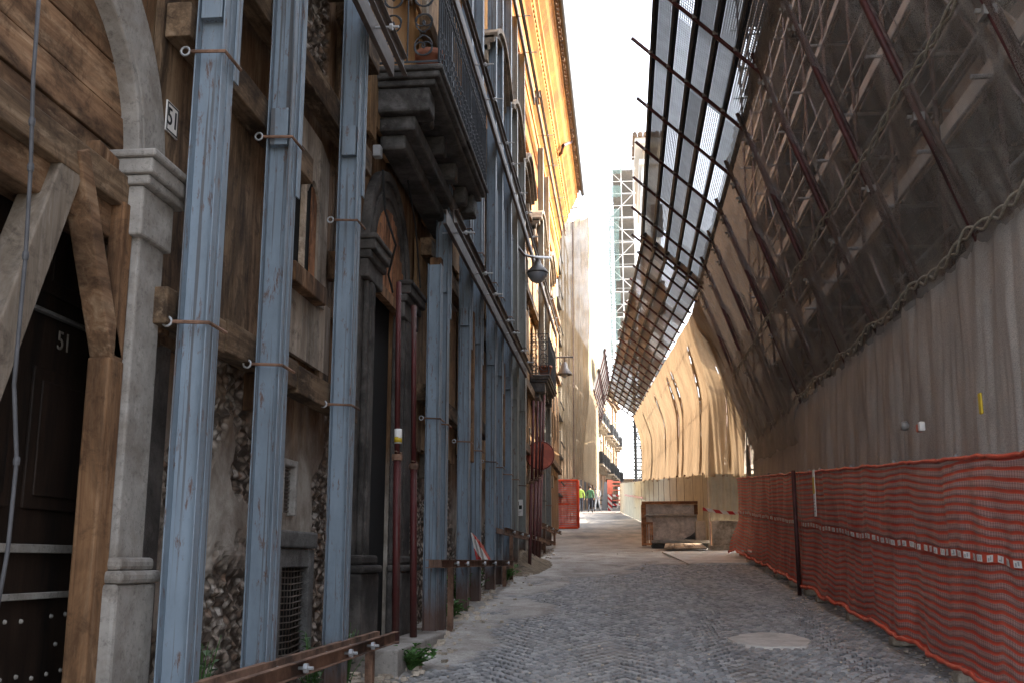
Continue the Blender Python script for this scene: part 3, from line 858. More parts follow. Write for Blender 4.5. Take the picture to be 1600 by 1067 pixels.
# the door itself
XD = -2.74
m = MB(); m.box((XD - .08, 3.26, .1), (XD, 5.3, 3.6)); m.cur = 1
for r in range(5):
    for i in range(12):
        y = 4.2 + i * .13 + (r % 2) * .06; z = 1.34 - r * .13 + random.uniform(-.01, .01)
        if random.random() < .8: m.lathe([(.0001, .014), (.009, .01), (.012, -.002)], (XD, y, z + random.uniform(-.012, .012)), 7, 0)
dr = m.build('door', [M['dark_wood'], M['stone']], lb)
for (a, b, c, d) in ((4.62, 5.18, 1.84, 2.5), (4.62, 5.18, 2.86, 3.3), (4.0, 4.5, 1.84, 2.5)):
    m = MB(); m.box((XD, a, c), (XD + .02, b, d)); m.box((XD + .02, a + .06, c + .06), (XD + .032, b - .06, d - .06)); m.build('panel', M['dark_wood'], dr, bevel=.006)
for (za, zb_) in ((2.755, 2.775), (1.64, 1.68), (1.43, 1.46)): m = MB(); m.box((XD + .001, 4.0, za), (XD + .035, 5.25, zb_)); m.build('ledge', M['cement'] if za > 2 else M['stone'], dr, bevel=.004)
text_mesh('number', '51', .13, M['stone'], dr, onX(100, 536, XD + .012), (0, 1, 0), (0, 0, 1))
# house number plate
pc = onX(271, 188, -2.38)
m = MB(); m.box((-2.41, pc.y - .075, pc.z - .085), (-2.385, pc.y + .075, pc.z + .085)); npl = m.build('number_plate', M['white'], None)
tag(npl, 'small white enamel house number plate reading 51 beside the stone arch', 'number plate')
m = MB(); t_ = .008
for (a, b, c, d) in ((-.07, .07, .072, .08), (-.07, .07, -.08, -.072), (-.07, -.062, -.08, .08), (.062, .07, -.08, .08)): m.box((-2.3845, pc.y + a, pc.z + c), (-2.383, pc.y + b, pc.z + d))
m.build('rim', M['blackp'], npl)
text_mesh('number', '51', .14, M['blackp'], npl, (-2.384, pc.y, pc.z), (0, 1, 0), (0, 0, 1))
m = MB(); m.box((XW - .02, 5.06, .2), (XW + .035, 5.4, 4.6)); m.build('jamb_stones', M['soot_stone'], lb)

# ---- the sooty stone portal under the balcony
pt = M['soot_stone']; XP = -2.34
for (a, b) in ((9.35, 9.98), (11.05, 11.85)):
    m = MB(); m.box((XW, a, .3), (XP - .05, b, 4.3)); m.box((XP - .05, a + .12, 1.6), (XP, b - .2, 4.2)); m.box((XP - .06, a + .2, 1.6), (XP + .02, b - .32, 4.2)); m.build('jamb', pt, lb, bevel=.015)
    m = MB(); m.box((XW, a - .04, .3), (XP + .05, b + .02, 1.5)); m.box((XW, a - .05, 1.5), (XP + .08, b + .04, 1.57)); m.box((XW, a - .02, 1.57), (XP + .04, b, 1.66)); m.build('plinth', M['soot_stone'], lb, bevel=.025)
    m = MB(); m.box((XW, a, 4.2), (XP + .02, b, 4.38)); m.box((XW, a - .02, 4.38), (XP + .05, b + .02, 4.46)); m.box((XW, a - .03, 4.46), (XP + .09, b + .03, 4.56)); m.box((XW, a - .05, 4.56), (XP + .11, b + .05, 4.61)); m.build('capital', pt, lb, bevel=.015)
m = MB(); arch(m, 10.52, 4.61, .60, .98, XW, XP - .05); arch(m, 10.52, 4.61, .72, .80, XW, XP - .03); arch(m, 10.52, 4.61, .9, 1.0, XW, XP - .02); m.build('arch', pt, lb, bevel=.01)
if 0: m.prism([(XP + .03, 10.4, 5.15), (XP + .03, 10.64, 5.15), (XP + .1, 10.7, 5.72), (XP + .1, 10.34, 5.72)], (-.2, 0, 0))
m = MB(); y = 9.92
while y < 11.12:
    q = random.uniform(.07, .12); dy = max(abs(y - 10.52), abs(y + q - 10.52)); zt = 4.6 + math.sqrt(max(.001, .62 ** 2 - min(.61, dy) ** 2))
    m.box((XP - .08, y, 4.32), (XP - .045 + random.uniform(0, .01), y + q - .004, zt)); y += q
m.build('lunette_boarding', M['red_wood'], lb)
m = MB(); m.box((XP - .1, 9.97, 4.22), (XP - .02, 11.06, 4.33)); m.build('beam', M['post'], lb)
m = MB(); m.box((XW - .1, 9.99, .4), (XW - .04, 11.04, 4.6)); m.build('door', M['black'], lb)  # black sheet added to make the portal opening read as deep shade
m = MB(); m.box((-2.45, 9.3, G(9.3) - .1), (-1.95, 12.0, G(12) + .06)); m.build('threshold', M['stone'], lb, bevel=.02)
# upper windows: stone surrounds with hood mouldings, boarded
for (a, b, c, d) in UP + LOW:
    m = MB(); m.box((XW, a - .16, c - .1), (XW + .09, a, d + .1)); m.box((XW, b, c - .1), (XW + .09, b + .16, d + .1)); m.box((XW, a, d), (XW + .088, b, d + .14)); f = m.build('window', M['beige_stone'], lb, bevel=.01)
    m = MB(); m.box((XW - .15, a, c), (XW - .12, b, d)); m.build('pane', M['black'], f)
    m = MB(); m.box((XW - .1, a + .05, c + .02), (XW - .07, (a + b) / 2 - .02, d - .3)); m.box((XW - .1, (a + b) / 2 - .0195, c + .02), (XW - .069, b - .05, d - .3)); m.build('shutter', M['ply_gold'], f)
hoods = [(18.3, 10.35), (21.2, 10.3), (24.3, 10.35), (28.4, 10.3), (32.4, 10.3)]
for (yc, z) in hoods:
    m = MB(); n_ = 12; L = 1.35
    pr = []
    for i in range(n_ + 1):
        t = -1 + 2 * i / n_; zz = z + .55 * (1 - t * t); pr.append((yc + t * L, zz))
    for dx, off in ((.28, 0), (.36, .14), (.42, .24)):
        poly = [(XW + .02, y, q + off) for y, q in pr] + [(XW + .02, y, q + off + (.14 if off < .2 else .09)) for y, q in pr[::-1]]
        m.prism(poly, (dx, 0, 0))
    m.box((XW, yc - L, z - .18), (XW + .26, yc - L + .25, z + .1)); m.box((XW, yc + L - .25, z - .18), (XW + .26, yc + L, z + .1))
    m.build('window_hood', M['beige_stone'], lb)
# junction box under the balcony
jb = onX(590, 238, -2.36)
m = MB(); m.box((-2.40, jb.y - .05, jb.z - .06), (-2.32, jb.y + .05, jb.z + .06)); o = m.build('junction_box', M['grey_pl'], None, bevel=.01)
tag(o, 'small grey electrical junction box on the wall under the near balcony', 'junction box')
# cables over the portal
m = MB()
m.tube([(XP + .1, 9.5, 5.3), (XP + .12, 9.55, 4.9), (XP + .2, 9.7, 4.6), (XP + .1, 9.85, 4.35), (XP + .12, 9.98, 4.2)], .012, 5)
tag(m.build('cable', M['blackp'], None), 'black electric cable dangling over the left capital of the sooty portal', 'cable')
m = MB(); m.tube([(XP + .12, 10.6, 5.6), (XP + .12, 11.05, 5.25), (XP + .12, 11.25, 4.9), (XP + .13, 11.35, 4.6)], .01, 5)
tag(m.build('cable', M['blackp'], None), 'thin black cable crossing the arch of the sooty portal to its right capital', 'cable')
m = MB()
cpt = [onX(62, -20, -2.16), onX(52, 120, -2.16), onX(48, 262, -2.16), onX(40, 400, -2.16), onX(22, 600, -2.16), onX(26, 720, -2.16), onX(12, 860, -2.16), onX(-6, 960, -2.16)]
m.tube(cpt, .008, 8)
cdt = m.build('conduit', M['cond'], None, smooth=True); tag(cdt, 'thin grey conduit pipe hanging down in front of door 51', 'conduit')
m = MB()
for a in (cpt[2], cpt[1] * .5 + cpt[2] * .5, cpt[3], cpt[5]): m = MB(); m.lathe([(.011, -.015), (.013, 0), (.011, .015)], a, 8); m.build('clip', M['cond'], cdt)

# ================================================================ STEEL POSTS
def channel(mb, x0, x1, y0, y1, z0, z1, web, t=.008):
    """U section: web at y=web side, flanges at both x"""
    if web == 'far':
        mb.box((x0, y0, z0), (x0 + t, y1, z1)); mb.box((x1 - t, y0, z0), (x1, y1, z1)); mb.box((x0 + t, y1 - t, z0), (x1 - t, y1, z1))
    else:
        mb.box((x0, y0, z0), (x0 + t, y1, z1)); mb.box((x1 - t, y0, z0), (x1, y1, z1)); mb.box((x0 + t, y0, z0), (x1 - t, y0 + t, z1))
cols = [  # y of far edge, top z, material, label
    (5.17, 13.2, 'steel', 'nearest blue-grey steel post, standing just right of the stone arch pilaster'),
    (6.33, 13.2, 'steel', 'second blue-grey steel post, left of the cellar grille and small timber window'),
    (8.02, 13.2, 'steel', 'third blue-grey steel post, between the cellar grille and the sooty portal'),
    (11.98, 5.02, 'steel', 'short steel post with a cut-off top at the right jamb of the sooty portal'),
    (12.5, 13.2, 'steel', 'tall dark steel post directly behind the short cut-off post'),
    (14.36, 13.2, 'steel', 'steel post rising behind the near end of the second low rail'),
    (15.56, 13.2, 'steel', 'steel post next beyond, left of the folded striped board'),
    (17.33, 13.2, 'steel', 'steel post just right of the folded striped board on the rail'),
    (18.37, 13.2, 'steel', 'steel post at the far end of the second low rail'),
    (19.89, 13.2, 'steel', 'blue steel post left of the pale one beside the curved lamp arm'),
    (21.13, 13.2, 'steel_far', 'pale grey-green post left of the black and white survey target'),
    (22.85, 13.2, 'steel_far', 'pale grey-green post that carries the black and white survey target'),
    (28.65, 13.2, 'steel_far', 'pale post just beyond the round red sign and red props'),
    (31.0, 13.2, 'steel_far', 'farthest pale post, beside the orange mesh barrier')]
cobj = []
for ye, zt, mt, lab in cols:
    z0 = G(ye) - .1
    t = thing('steel_post', (-2.14, ye - .07, z0), lab, 'steel post', 'steel shoring posts along the ochre building')
    xa, xs = -2.215, -2.06
    m = MB(); channel(m, xa, xs, ye - .17, ye - .10, z0, zt, 'far'); m.build('channel', M[mt], t, bevel=.003)
    m = MB(); channel(m, xa, xs, ye - .075, ye, z0, zt, 'near'); m.build('channel', M[mt], t, bevel=.003)
    m = MB()
    for z in [z0 + .5 + k * 1.6 for k in range(int((zt - z0 - .4) / 1.6))]: m.box((xa + .01, ye - .1, z), (xs - .012, ye - .075, z + .12))
    m.build('batten_plate', M[mt], t)
    if zt > 6:
        zs_ = 4.15 if ye < 6 else (3.9 if ye < 7 else 4.5)
        m = MB(); m.box((xs + .002, ye - .02, zs_), (xs + .012, ye + .05, min(zt, zs_ + 3.4))); m.box((xa + .02, ye - .165, zs_ + .3), (xs - .02, ye - .155 + .06, zs_ + .55)); m.build('splice_plate', M[mt], t, bevel=.003)
    for zc in (2.78 if ye < 11 else 3.2 + .0 * ye, 4.25 if ye < 11 else 6.2):
        if zc > zt: continue
        m = MB(); m.tube([(xa - .03, ye - .18, zc + .0), (xs + .02, ye - .19, zc - .012), (xs + .03, ye + .02, zc - .02)], .010, 6); tr_ = m.build('tie_rod', M['rust'], t)
        m = MB()
        ring = [(xa - .045 + .024 * math.cos(a * PI / 5), ye - .185, zc + .024 * math.sin(a * PI / 5)) for a in range(11)]
        m.tube(ring, .007, 6, False); m.build('ring', M['zinc'], tr_, smooth=True)
    if ye < 12.2: m = MB(); m.box((xa - .05, ye - .24, z0 - .0), (xs + .05, ye + .06, z0 + .115)); m.build('base_plate', M['rust'], t, bevel=.004)

def rail_pair(name, X, y0, y1, z, h, gap, mat, label, cat, group, bolts, feet=None, rod=.16):
    t = thing(name, (X, y0, z), label, cat, group)
    for s in (-1, 1):
        m = MB(); xc = X + s * (gap / 2 + .02)
        m.box((xc - .004, y0, z - h / 2), (xc + .004, y1, z + h / 2)); xo = xc + s * .04
        m.box((min(xc, xo), y0 + .002, z + h / 2 - .006), (max(xc, xo), y1 - .002, z + h / 2 + .001)); m.box((min(xc, xo), y0 + .002, z - h / 2 - .001), (max(xc, xo), y1 - .002, z - h / 2 + .006))
        m.build('channel', M[mat], t)
    for y in bolts:
        m = MB(); m.tube([(X - rod, y, z), (X + rod, y, z)], .011, 6); rd_ = m.build('bolt', M['zinc'], t)
        m = MB(); xo = X + gap / 2 + .07
        m.lathe([(.03, -.012), (.03, .012), (.0001, .013)], (xo, y, z), 6, 0); m.build('nut', M['zinc'], rd_)
    if feet:
        for y in feet:
            m = MB(); m.box((X - .03, y - .04, G(y) - .05), (X + .03, y + .04, z - h / 2)); m.build('leg', M['rust'], t)
    return t
RG1 = 'low rusty double rails along the foot of the steel posts'
rail_pair('double_rail', -1.98, 4.3, 8.99, .99, .085, .09, 'rust', 'nearest low rusty double rail ending at the sooty portal', 'steel rail', RG1, (5.2, 6.3, 7.35, 8.0), (8.4,))
rail_pair('double_rail', -1.98, 11.26, 18.6, 1.58, .085, .09, 'rust', 'second low rusty double rail, with the folded striped board on it', 'steel rail', RG1, (12.1, 12.9, 14.5, 15.7, 17.5), (12.3, 17.9), rod=.12)
rail_pair('double_rail', -1.98, 17.3, 30.0, 2.1, .085, .09, 'rust', 'third low rusty double rail below the survey target', 'steel rail', RG1, (18.5, 20, 21.3, 23), (19, 23), rod=.12)
rail_pair('double_rail', -1.98, 25.4, 33, 2.46, .085, .09, 'rust', 'farthest low rusty double rail beside the orange barrier', 'steel rail', RG1, (26.5, 28.8, 31.1), (27, 31), rod=.12)
RG2 = 'long level double steel rails high on the shoring'
rail_pair('double_rail', -1.94, 3.0, 8.75, 5.98, .17, .05, 'rail', 'level steel rail cut off just in front of the near balcony', 'steel rail', RG2, (5.1, 6.3, 8.0))
rail_pair('double_rail', -1.95, 11.75, 22.4, 5.57, .17, .05, 'rail', 'level steel rail running from under the near balcony to the far balcony', 'steel rail', RG2, (12.4, 14.3, 15.5, 17.3, 18.3, 19.9, 21.1), rod=.2)
rail_pair('double_rail', -1.97, 6.0, 33.5, 8.75, .19, .05, 'rail', 'level steel rail passing outside the near balcony railing', 'steel rail', RG2, (12.4, 14.3, 15.5, 17.3, 18.3, 19.9, 21.1, 22.8, 28.6, 31), rod=.22)
rail_pair('double_rail', -2.0, 6.0, 25.5, 13.25, .19, .05, 'rail', 'highest level steel rail under the golden eaves, near half', 'steel rail', RG2, (14.3, 15.5, 17.3, 18.3, 19.9, 21.1, 22.8), rod=.22)
rail_pair('double_rail', -2.0, 25.8, 38, 13.6, .19, .05, 'rail', 'highest level steel rail, under the golden eaves, far half', 'steel rail', RG2, (28.6, 31, 34, 36), rod=.22)

# ================================================================ BALCONIES
def scroll(c, r, a0, turns, s, X=None, Yp=None, n=22):
    """spiral in a vertical plane (u,z): returns points"""
    pts = []
    for i in range(n + 1):
        q = i / n; rr = r * (1 - .82 * q); a = a0 + s * turns * 2 * PI * q
        u, z = c[0] + rr * math.cos(a), c[1] + rr * math.sin(a)
        pts.append((X, u, z) if X is not None else (u, Yp, z))
    return pts
def balcony(y0, y1, xo, zt, label, pot_side):
    t = thing('balcony', (XW, (y0 + y1) / 2, zt - .6), label, 'balcony', 'stone balconies with wrought iron railings')
    xi = XW + .05
    m = MB(); m.box((xi, y0, zt - .06), (xo, y1, zt)); m.box((xi, y0 + .03, zt - .13), (xo - .03, y1 - .03, zt - .06)); m.box((xi, y0 + .07, zt - .2), (xo - .08, y1 - .07, zt - .13)); m.build('slab', M['balc_stone'], t, bevel=.02)
    L = y1 - y0
    for (a, b, c, d) in [(y0 + .1, y0 + .42, .46, .14), (y1 - .42, y1 - .1, .46, .14)] + [(y0 + .52 + k * (L - 1.24) / 3.0, y0 + .72 + k * (L - 1.24) / 3.0, .42, .2) for k in range(4)]:
        m = MB(); m.box((xi, a, zt - c), (xo - d, b, zt - .2)); m.build('bracket', M['balc_stone'], t, bevel=.03)
    m = MB(); m.box((xi, y0 + .2, zt - .62), (xo - .3, y1 - .2, zt - .46)); m.box((xi, y0 + .3, zt - .78), (xo - .42, y1 - .3, zt - .62)); m.build('corbel', M['balc_stone'], t, bevel=.03)
    # railing
    zb, zh = zt + .04, zt + 1.08; xr = xo - .04; ya, yb_ = y0 + .04, y1 - .04
    m = MB(); h = .014
    for z in (zb, zh, zt + .86): m.tube([(xi, ya, z), (xr, ya, z), (xr, yb_, z), (xi, yb_, z)], h, 6)
    m.build('handrail', M['iron'], t)
    m = MB(); n_ = int((yb_ - ya) / .125)
    for k in range(n_ + 1):
        y = ya + (yb_ - ya) * k / n_; m.tube([(xr, y, zb), (xr, y, zh)], .009, 5)
    for k in range(n_):
        y = ya + (yb_ - ya) * (k + .5) / n_
        for zc in (zh - .16, zb + .12, zb + .36):
            m.tube(scroll((y, zc), .05, 0, 1.1, 1, X=xr, n=10), .006, 4); m.tube(scroll((y, zc - .09), .045, PI, 1.1, 1, X=xr, n=10), .006, 4)
    m.build('balusters', M['iron'], t)
    for yy in (ya, yb_):
        m = MB(); w_ = xr - xi
        m.tube([(xr, yy, zb), (xr, yy, zh)], .013, 5); m.tube([(xi + w_ * .5, yy, zb), (xi + w_ * .5, yy, zh)], .009, 5)
        for sx_ in (-1, 1):
            for base in (xi + w_ * .26, xi + w_ * .75):
                for (zc, r, a0, s) in ((zb + .16, .13, PI * .5, 1), (zb + .44, .12, -PI * .5, -1), (zb + .7, .13, PI * .5, 1), (zb + .92, .09, -PI * .5, -1)):
                    m.tube(scroll((base + sx_ * .02, zc), r, a0, 1.35, s * sx_, Yp=yy), .0085, 5)
        m.build('scroll_panel', M['iron'], t)
    return t
balcony(9.71, 13.45, -1.71, 6.5, 'large near stone balcony with sooty brackets over the portal', 0)
balcony(27.5, 30.6, -1.84, 6.45, 'far stone balcony with scrolled railing beyond the globe lamp', 0)
def pot(x, y, z, r, h, label):
    m = MB(); m.lathe([(r * .7, 0), (r, h * .8), (r * 1.12, h * .8), (r * 1.12, h), (r * .98, h), (r * .9, h * .85), (.001, h * .85)], (x, y, z), 20)
    o = m.build('flower_pot', M['terra'], None, smooth=True); tag(o, label, 'flower pot')
pot(-1.95, 10.35, 6.502, .15, .42, 'terracotta flower pot behind the scrolled railing of the near balcony')
pot(-2.0, 28.0, 6.452, .17, .3, 'terracotta flower pot on the far balcony')

# ================================================================ STREET LAMPS
t = thing('street_lamp', (-1.8, 22.6, 7.6), 'street lamp with round glass bowl on a long curved arm', 'street lamp', 'street lamps on the ochre building')
pc_ = onX(840, 412, -1.8)
m = MB(); a = onX(786, 374, -2.3)
m.tube([a, onX(797, 370, -2.2), onX(808, 385, -2.1), onX(819, 399, -2.0), onX(832, 402, -1.85), onX(860, 403, -1.62)], .032, 8); m.build('arm', M['lamp'], t, smooth=True)
c = onX(840, 424, -1.8)
m = MB(); m.lathe([(.05, .28), (.07, .2), (.12, .12), (.24, -.02), (.245, -.06), (.22, -.06)], c, 20); m.build('shade', M['lamp'], t, smooth=True)
m = MB(); m.lathe([(.23, -.04), (.22, -.12), (.16, -.22), (.08, -.27), (.001, -.28)], c, 20); m.build('bowl', M['glass'], t, smooth=True)
c = onX(882, 578, -1.75)
t = thing('street_lamp', c, 'small bell-shaped street lamp beyond the far balcony', 'street lamp', 'street lamps on the ochre building')
m = MB(); m.tube([c + Vector((-.6, 0, .42)), c + Vector((.28, 0, .42))], .03, 6); m.tube([c + Vector((0, 0, .42)), c + Vector((0, 0, .25))], .03, 6); m.build('arm', M['lamp'], t)
m = MB(); m.lathe([(.05, .26), (.09, .2), (.13, .05), (.25, -.12), (.25, -.15), (.2, -.15)], c, 18); m.build('shade', M['lamp'], t, smooth=True)
m = MB(); m.lathe([(.1, -.14), (.08, -.22), (.001, -.25)], c, 12); m.build('bulb', M['glass'], t, smooth=True)

# ================================================================ RED PROPS
def prop(a, b, label, sleeve=True):
    a, b = Vector(a), Vector(b)
    t = thing('red_prop', a, label, 'prop', 'dark red tubular props')
    mid = a.lerp(b, .5)
    m = MB(); m.tube([a + Vector((0, 0, .0)), mid], .036, 10); m.build('outer_tube', M['red_tube'], t, smooth=True)
    m = MB(); m.tube([mid, b], .027, 10)
    o = m.build('inner_tube', M['red_tube'], t, smooth=True)
    m = MB(); m.lathe([(.05, -.03), (.055, 0), (.05, .03)], mid, 10); m.tube([mid + Vector((0, -.1, .05)), mid + Vector((.02, .1, .05))], .009, 5); m.build('collar', M['rust'], t)
    m = MB(); m.box(a - Vector((.06, .06, .004)), a + Vector((.06, .06, .006))); m.build('base_plate', M['rust'], t)
    return t
p1 = prop((-2.12, 10.0, G(10) + .16), (-2.2, 10.15, 4.35), 'left red prop with a yellow and white sticker in the sooty portal')
m = MB(); m.tube([(-2.153, 10.073, 2.72), (-2.155, 10.076, 2.86)], .0375, 12); st_ = m.build('sticker', M['white'], p1, smooth=True)
m = MB(); m.tube([(-2.1535, 10.073, 2.73), (-2.1545, 10.075, 2.78)], .0383, 12); m.build('sticker_band', M['yellow'], st_, smooth=True)
prop((-2.12, 10.85, G(10.85) + .12), (-2.2, 10.95, 4.3), 'right red prop without sticker in the sooty portal')
for k, (xa, xb2, lab) in enumerate(((827, 842, 'leftmost of the red props behind the round red sign'), (833, 848, 'second red prop from the left behind the round red sign'), (838, 853, 'third red prop from the left behind the round red sign'), (842, 862, 'rightmost red prop behind the round red sign, leaning most'))):
    a = onX(xa, 828, -1.86 - .03 * k); b = onX(xb2, 640, -1.86 - .03 * k); a.z = G(a.y); b.y = a.y + 1.2 + k * .3
    prop(a, b, lab)
c = onX(844, 711, -2.02)
t = thing('round_sign', c, 'round faded red sign facing down the street, on the red props', 'sign')
m = MB(); m.lathe([(.001, -.012), (.36, -.012), (.365, 0), (.36, .01), (.001, .01)], c, 32, 1); m.build('disc', M['signred'], t)
m = MB(); ring = [c + Vector((.35 * math.cos(i * PI / 16), -.016, .35 * math.sin(i * PI / 16))) for i in range(33)]; m.tube(ring, .012, 5, False); m.build('rim', M['red_tube'], t)
# survey target
c = onX(815.5, 795, -2.2); c.y = 22.65
t = thing('survey_target', c, 'white board with a black and white quartered survey target on a pale post', 'survey target')
X0 = c.x
w2 = .085
m = MB(); m.box((X0 - w2, 22.655, c.z - .17), (X0 + w2, 22.665, c.z + .17)); m.build('board', M['white'], t)
m = MB(); m.box((X0 - .065, 22.65, c.z + .05), (X0, 22.654, c.z + .13)); m.box((X0, 22.65, c.z - .03), (X0 + .065, 22.654, c.z + .05)); m.build('quarters', M['blackp'], t)
m = MB()
for i in range(3): m.box((X0 - .06, 22.65, c.z - .08 - i * .03), (X0 + .055 - .02 * i, 22.654, c.z - .068 - i * .03))
m.build('print_lines', M['grey_pl'], t)
# folded striped board on the second rail
t = thing('striped_board', (-1.9, 15.2, 1.63), 'folded white and red striped board resting on the second low rail', 'board')
for k in range(3):
    a = onX(745 + 6 * k, 858 + 6 * k, -1.95 + .03 * k)
    m = MB(); m.add([(a.x, a.y, 1.63), (a.x + .02, a.y + .5, 1.63), (a.x - .05, a.y + .32 - .1 * k, 1.93 - .05 * k), (a.x - .06, a.y - .12, 1.98 - .05 * k)], [(0, 1, 2, 3)]); m.build('leaf', M['tape'], t, thick=.012)

# ================================================================ RIGHT: BUILDING BEHIND THE SCAFFOLD
rb = thing('scaffolded_building', (5.2, 12, G(12)), 'grey plastered building behind the scaffold and netting on the right', 'building')
XR = 5.2
m = MB(); m.box((XR, -3, -1), (10, 29.5, 18.6)); m.build('wall', M['r_wall'], rb)
for z in (2.2, 5.6, 9.4, 13.2):
    for y in (6, 9.4, 12.8, 16.2, 19.6, 23, 26.2):
        m = MB(); m.box((XR - .08, y - .7, z), (XR - .002, y - .55, z + 2.3)); m.box((XR - .08, y + .55, z), (XR - .002, y + .7, z + 2.3)); m.box((XR - .08, y - .55, z + 2.15), (XR - .003, y + .55, z + 2.3)); m.box((XR - .12, y - .75, z - .12), (XR - .002, y + .75, z - .002)); f = m.build('window', M['beige_stone'], rb)
        m = MB(); m.box((XR - .02, y - .55, z), (XR - .002, y + .55, z + 2.15)); m.build('pane', M['black'], f)
m = MB(); m.box((XR - .35, -3, 18.3), (10.3, 29.8, 18.62)); m.build('roof', M['tile'], rb)

# ---- scaffold
BAY = 1.8
TY = [2.0 + BAY * k for k in range(15)]
sc = thing('scaffold', (3.9, 14, G(14)), 'tall tube scaffold with decks behind the netting on the right', 'scaffold')
for y in TY:
    for x in (3.42, 4.6):
        m = MB(); m.tube([(x, y, G(y)), (x, y, 17.5)], .026, 6); m.build('standard', M['scaf'], sc, smooth=True)
for z in (3.9, 5.9, 7.9, 9.9, 11.9, 13.9, 15.9):
    for x in (3.42, 4.6):
        for dz in (0, .55, 1.05): m = MB(); m.tube([(x, 1.5, z + dz), (x, 27.6, z + dz)], .024, 6); m.build('ledger', M['scaf_grey'], sc, smooth=True)
    m = MB()
    m.cur = 1
    for y in TY: m.tube([(3.2, y + .05, z - .024), (4.75, y + .05, z - .024)], .024, 6)
    m.cur = 0
    for k in range(14):
        for i in range(3): m.box((3.5 + i * .36, TY[k] + .03, z), (3.5 + i * .36 + .34, TY[k + 1] - .03, z + .045))
    m.build('deck', [M['deck'], M['scaf_grey']], sc)
    m = MB(); m.box((3.45, 2.04, z + .05), (3.475, 27.1, z + .24)); m.build('toe_board', M['toe'], sc)
for k in range(0, 14, 1):
    z = 3.9 + (k % 3) * 2
    m = MB(); m.tube([(3.46, TY[k], z), (3.46, TY[k + 1], z + 2)], .022, 6); m.build('diagonal_brace', M['scaf'], sc, smooth=True)
    m = MB(); m.tube([(3.46, TY[k], z + 6), (3.46, TY[k + 1], z + 4)], .022, 6); m.build('diagonal_brace', M['scaf'], sc, smooth=True)
for k in range(1, 14, 3):
    m = MB(); m.bar((4.0, TY[k] + .2, 5.95), (4.0, TY[k + 1] + .4, 7.85), .3, .04, (1, 0, 0)); m.build('ladder', M['toe'], sc)

# ---- raking tubes that carry the canopy
TOPX, TOPZ, BOTX, BOTZ = 1.93, 8.05, 3.25, 4.35
dirx, dirz = (BOTX - TOPX), (BOTZ - TOPZ)
CY = [5.6 + 1.95 * k for k in range(11)]
m0 = None
for k, y in enumerate(CY):
    m = MB(); a = Vector((TOPX - .07, y, TOPZ + .22)); b = Vector((BOTX + .12, y, BOTZ - .35))
    m.tube([a, b], .034, 8)
    o = m.build('raking_tube', M['maroon'], sc, smooth=True)
    m = MB(); m.tube([a + Vector((.16, .085, -.3)), b + Vector((.1, .085, .1))], .026, 7)
    m.build('raking_tube', M['scaf'], sc, smooth=True)
    for q in (.1, .16, .62):
        p = a.lerp(b, q); m = MB(); m.box(p + Vector((-.05, -.02, -.04)), p + Vector((.05, .12, .04))); m.lathe([(.02, -.04), (.02, .03)], p + Vector((-.05, .05, .02)), 6, 0); m.build('coupler', M['scaf_grey'], o)

# ---- upper see-through netting
def near_tube(y):
    d = min(abs(y - c) for c in CY); return d
def up_net(u, v):
    y = 3.0 + u * 24.1
    # v = 0 top, 1 bottom
    tb = near_tube(y) / .975
    sag = .1 * (tb ** 1.3) * (1 - v) ** 3
    x = TOPX - .05 + (dirx + .05) * v + .02; z = TOPZ + .16 + (dirz - .16) * v - sag
    nrm = Vector((-dirz, 0, dirx)).normalized() * -1      # towards the street
    nrm = Vector((dirz, 0, -dirx)).normalized()
    off = .055 - .14 * smooth(.30, .36, v + .08 * nz(y * .9, 3, 1)) * smooth(.62, .55, v + .08 * nz(y * .9, 3, 1)) * smooth(.5, .1, near_tube(y)) 
    off += -.10 * math.sin(PI * v) * tb * smooth(0, .2, v)
    off += .035 * fbm(y * 2.2 + v * 1.2, v * .8, 4) + .02 * nz(y * 7 + v * 3, v * 1.5, 8)
    return (x + nrm.x * off, y + .1 * nz(y, v * 3, 5), z + nrm.z * off)
m = MB(); m.grid(up_net, 520, 44)
o = m.build('debris_net', M['net_up'], None, smooth=True)
tag(o, 'dark see-through debris netting over the raking tubes, above the lower rope', 'netting')
m = MB()
def closing(u, v):
    z = 17.5 + (G(27.6) + .2 - 17.5) * v; s = max(0, min(1, (TOPZ - z) / (TOPZ - BOTZ)))
    xl = TOPX + dirx * s + (.1 if z < TOPZ - .8 else -.02) if z < TOPZ + .15 else max(TOPX, .298 * (z - 1.6))
    return (xl + (5.22 - xl) * u, 27.5 + .1 * fbm(u * 5, v * 3, 2) + .05 * nz(u * 20, v * 3, 3), z)
m.grid(closing, 40, 60); tag(m.build('debris_net', M['net_sky_block'], None, smooth=True), 'added debris netting hiding the bright sky at the far end of the near scaffold', 'netting')  # extra sheet put in to stop bright sky showing through the upper netting
# second fold of netting hanging over the far end (the torn flap)
def flap(u, v):
    y = 20.2 + u * 6.9 - v * 1.2 * (1 - u)
    top = .52 + .05 * nz(y, 1, 1); s = top + v * .62 * (1 + .1 * nz(u * 5, 2, 2))
    x = TOPX + dirx * s + .02; z = TOPZ + dirz * s
    if s > 1: x = BOTX - .04; z = BOTZ - (s - 1) * 2.6 - (1 - u) * .3
    off = .11 + .05 * fbm(y * 2.5, v * 1.4, 14) + .05 * math.sin(v * 3)
    return (x - off, y, z - off * .3)
m = MB(); m.grid(flap, 90, 40); m.build('flap', M['net_up'], o, smooth=True)

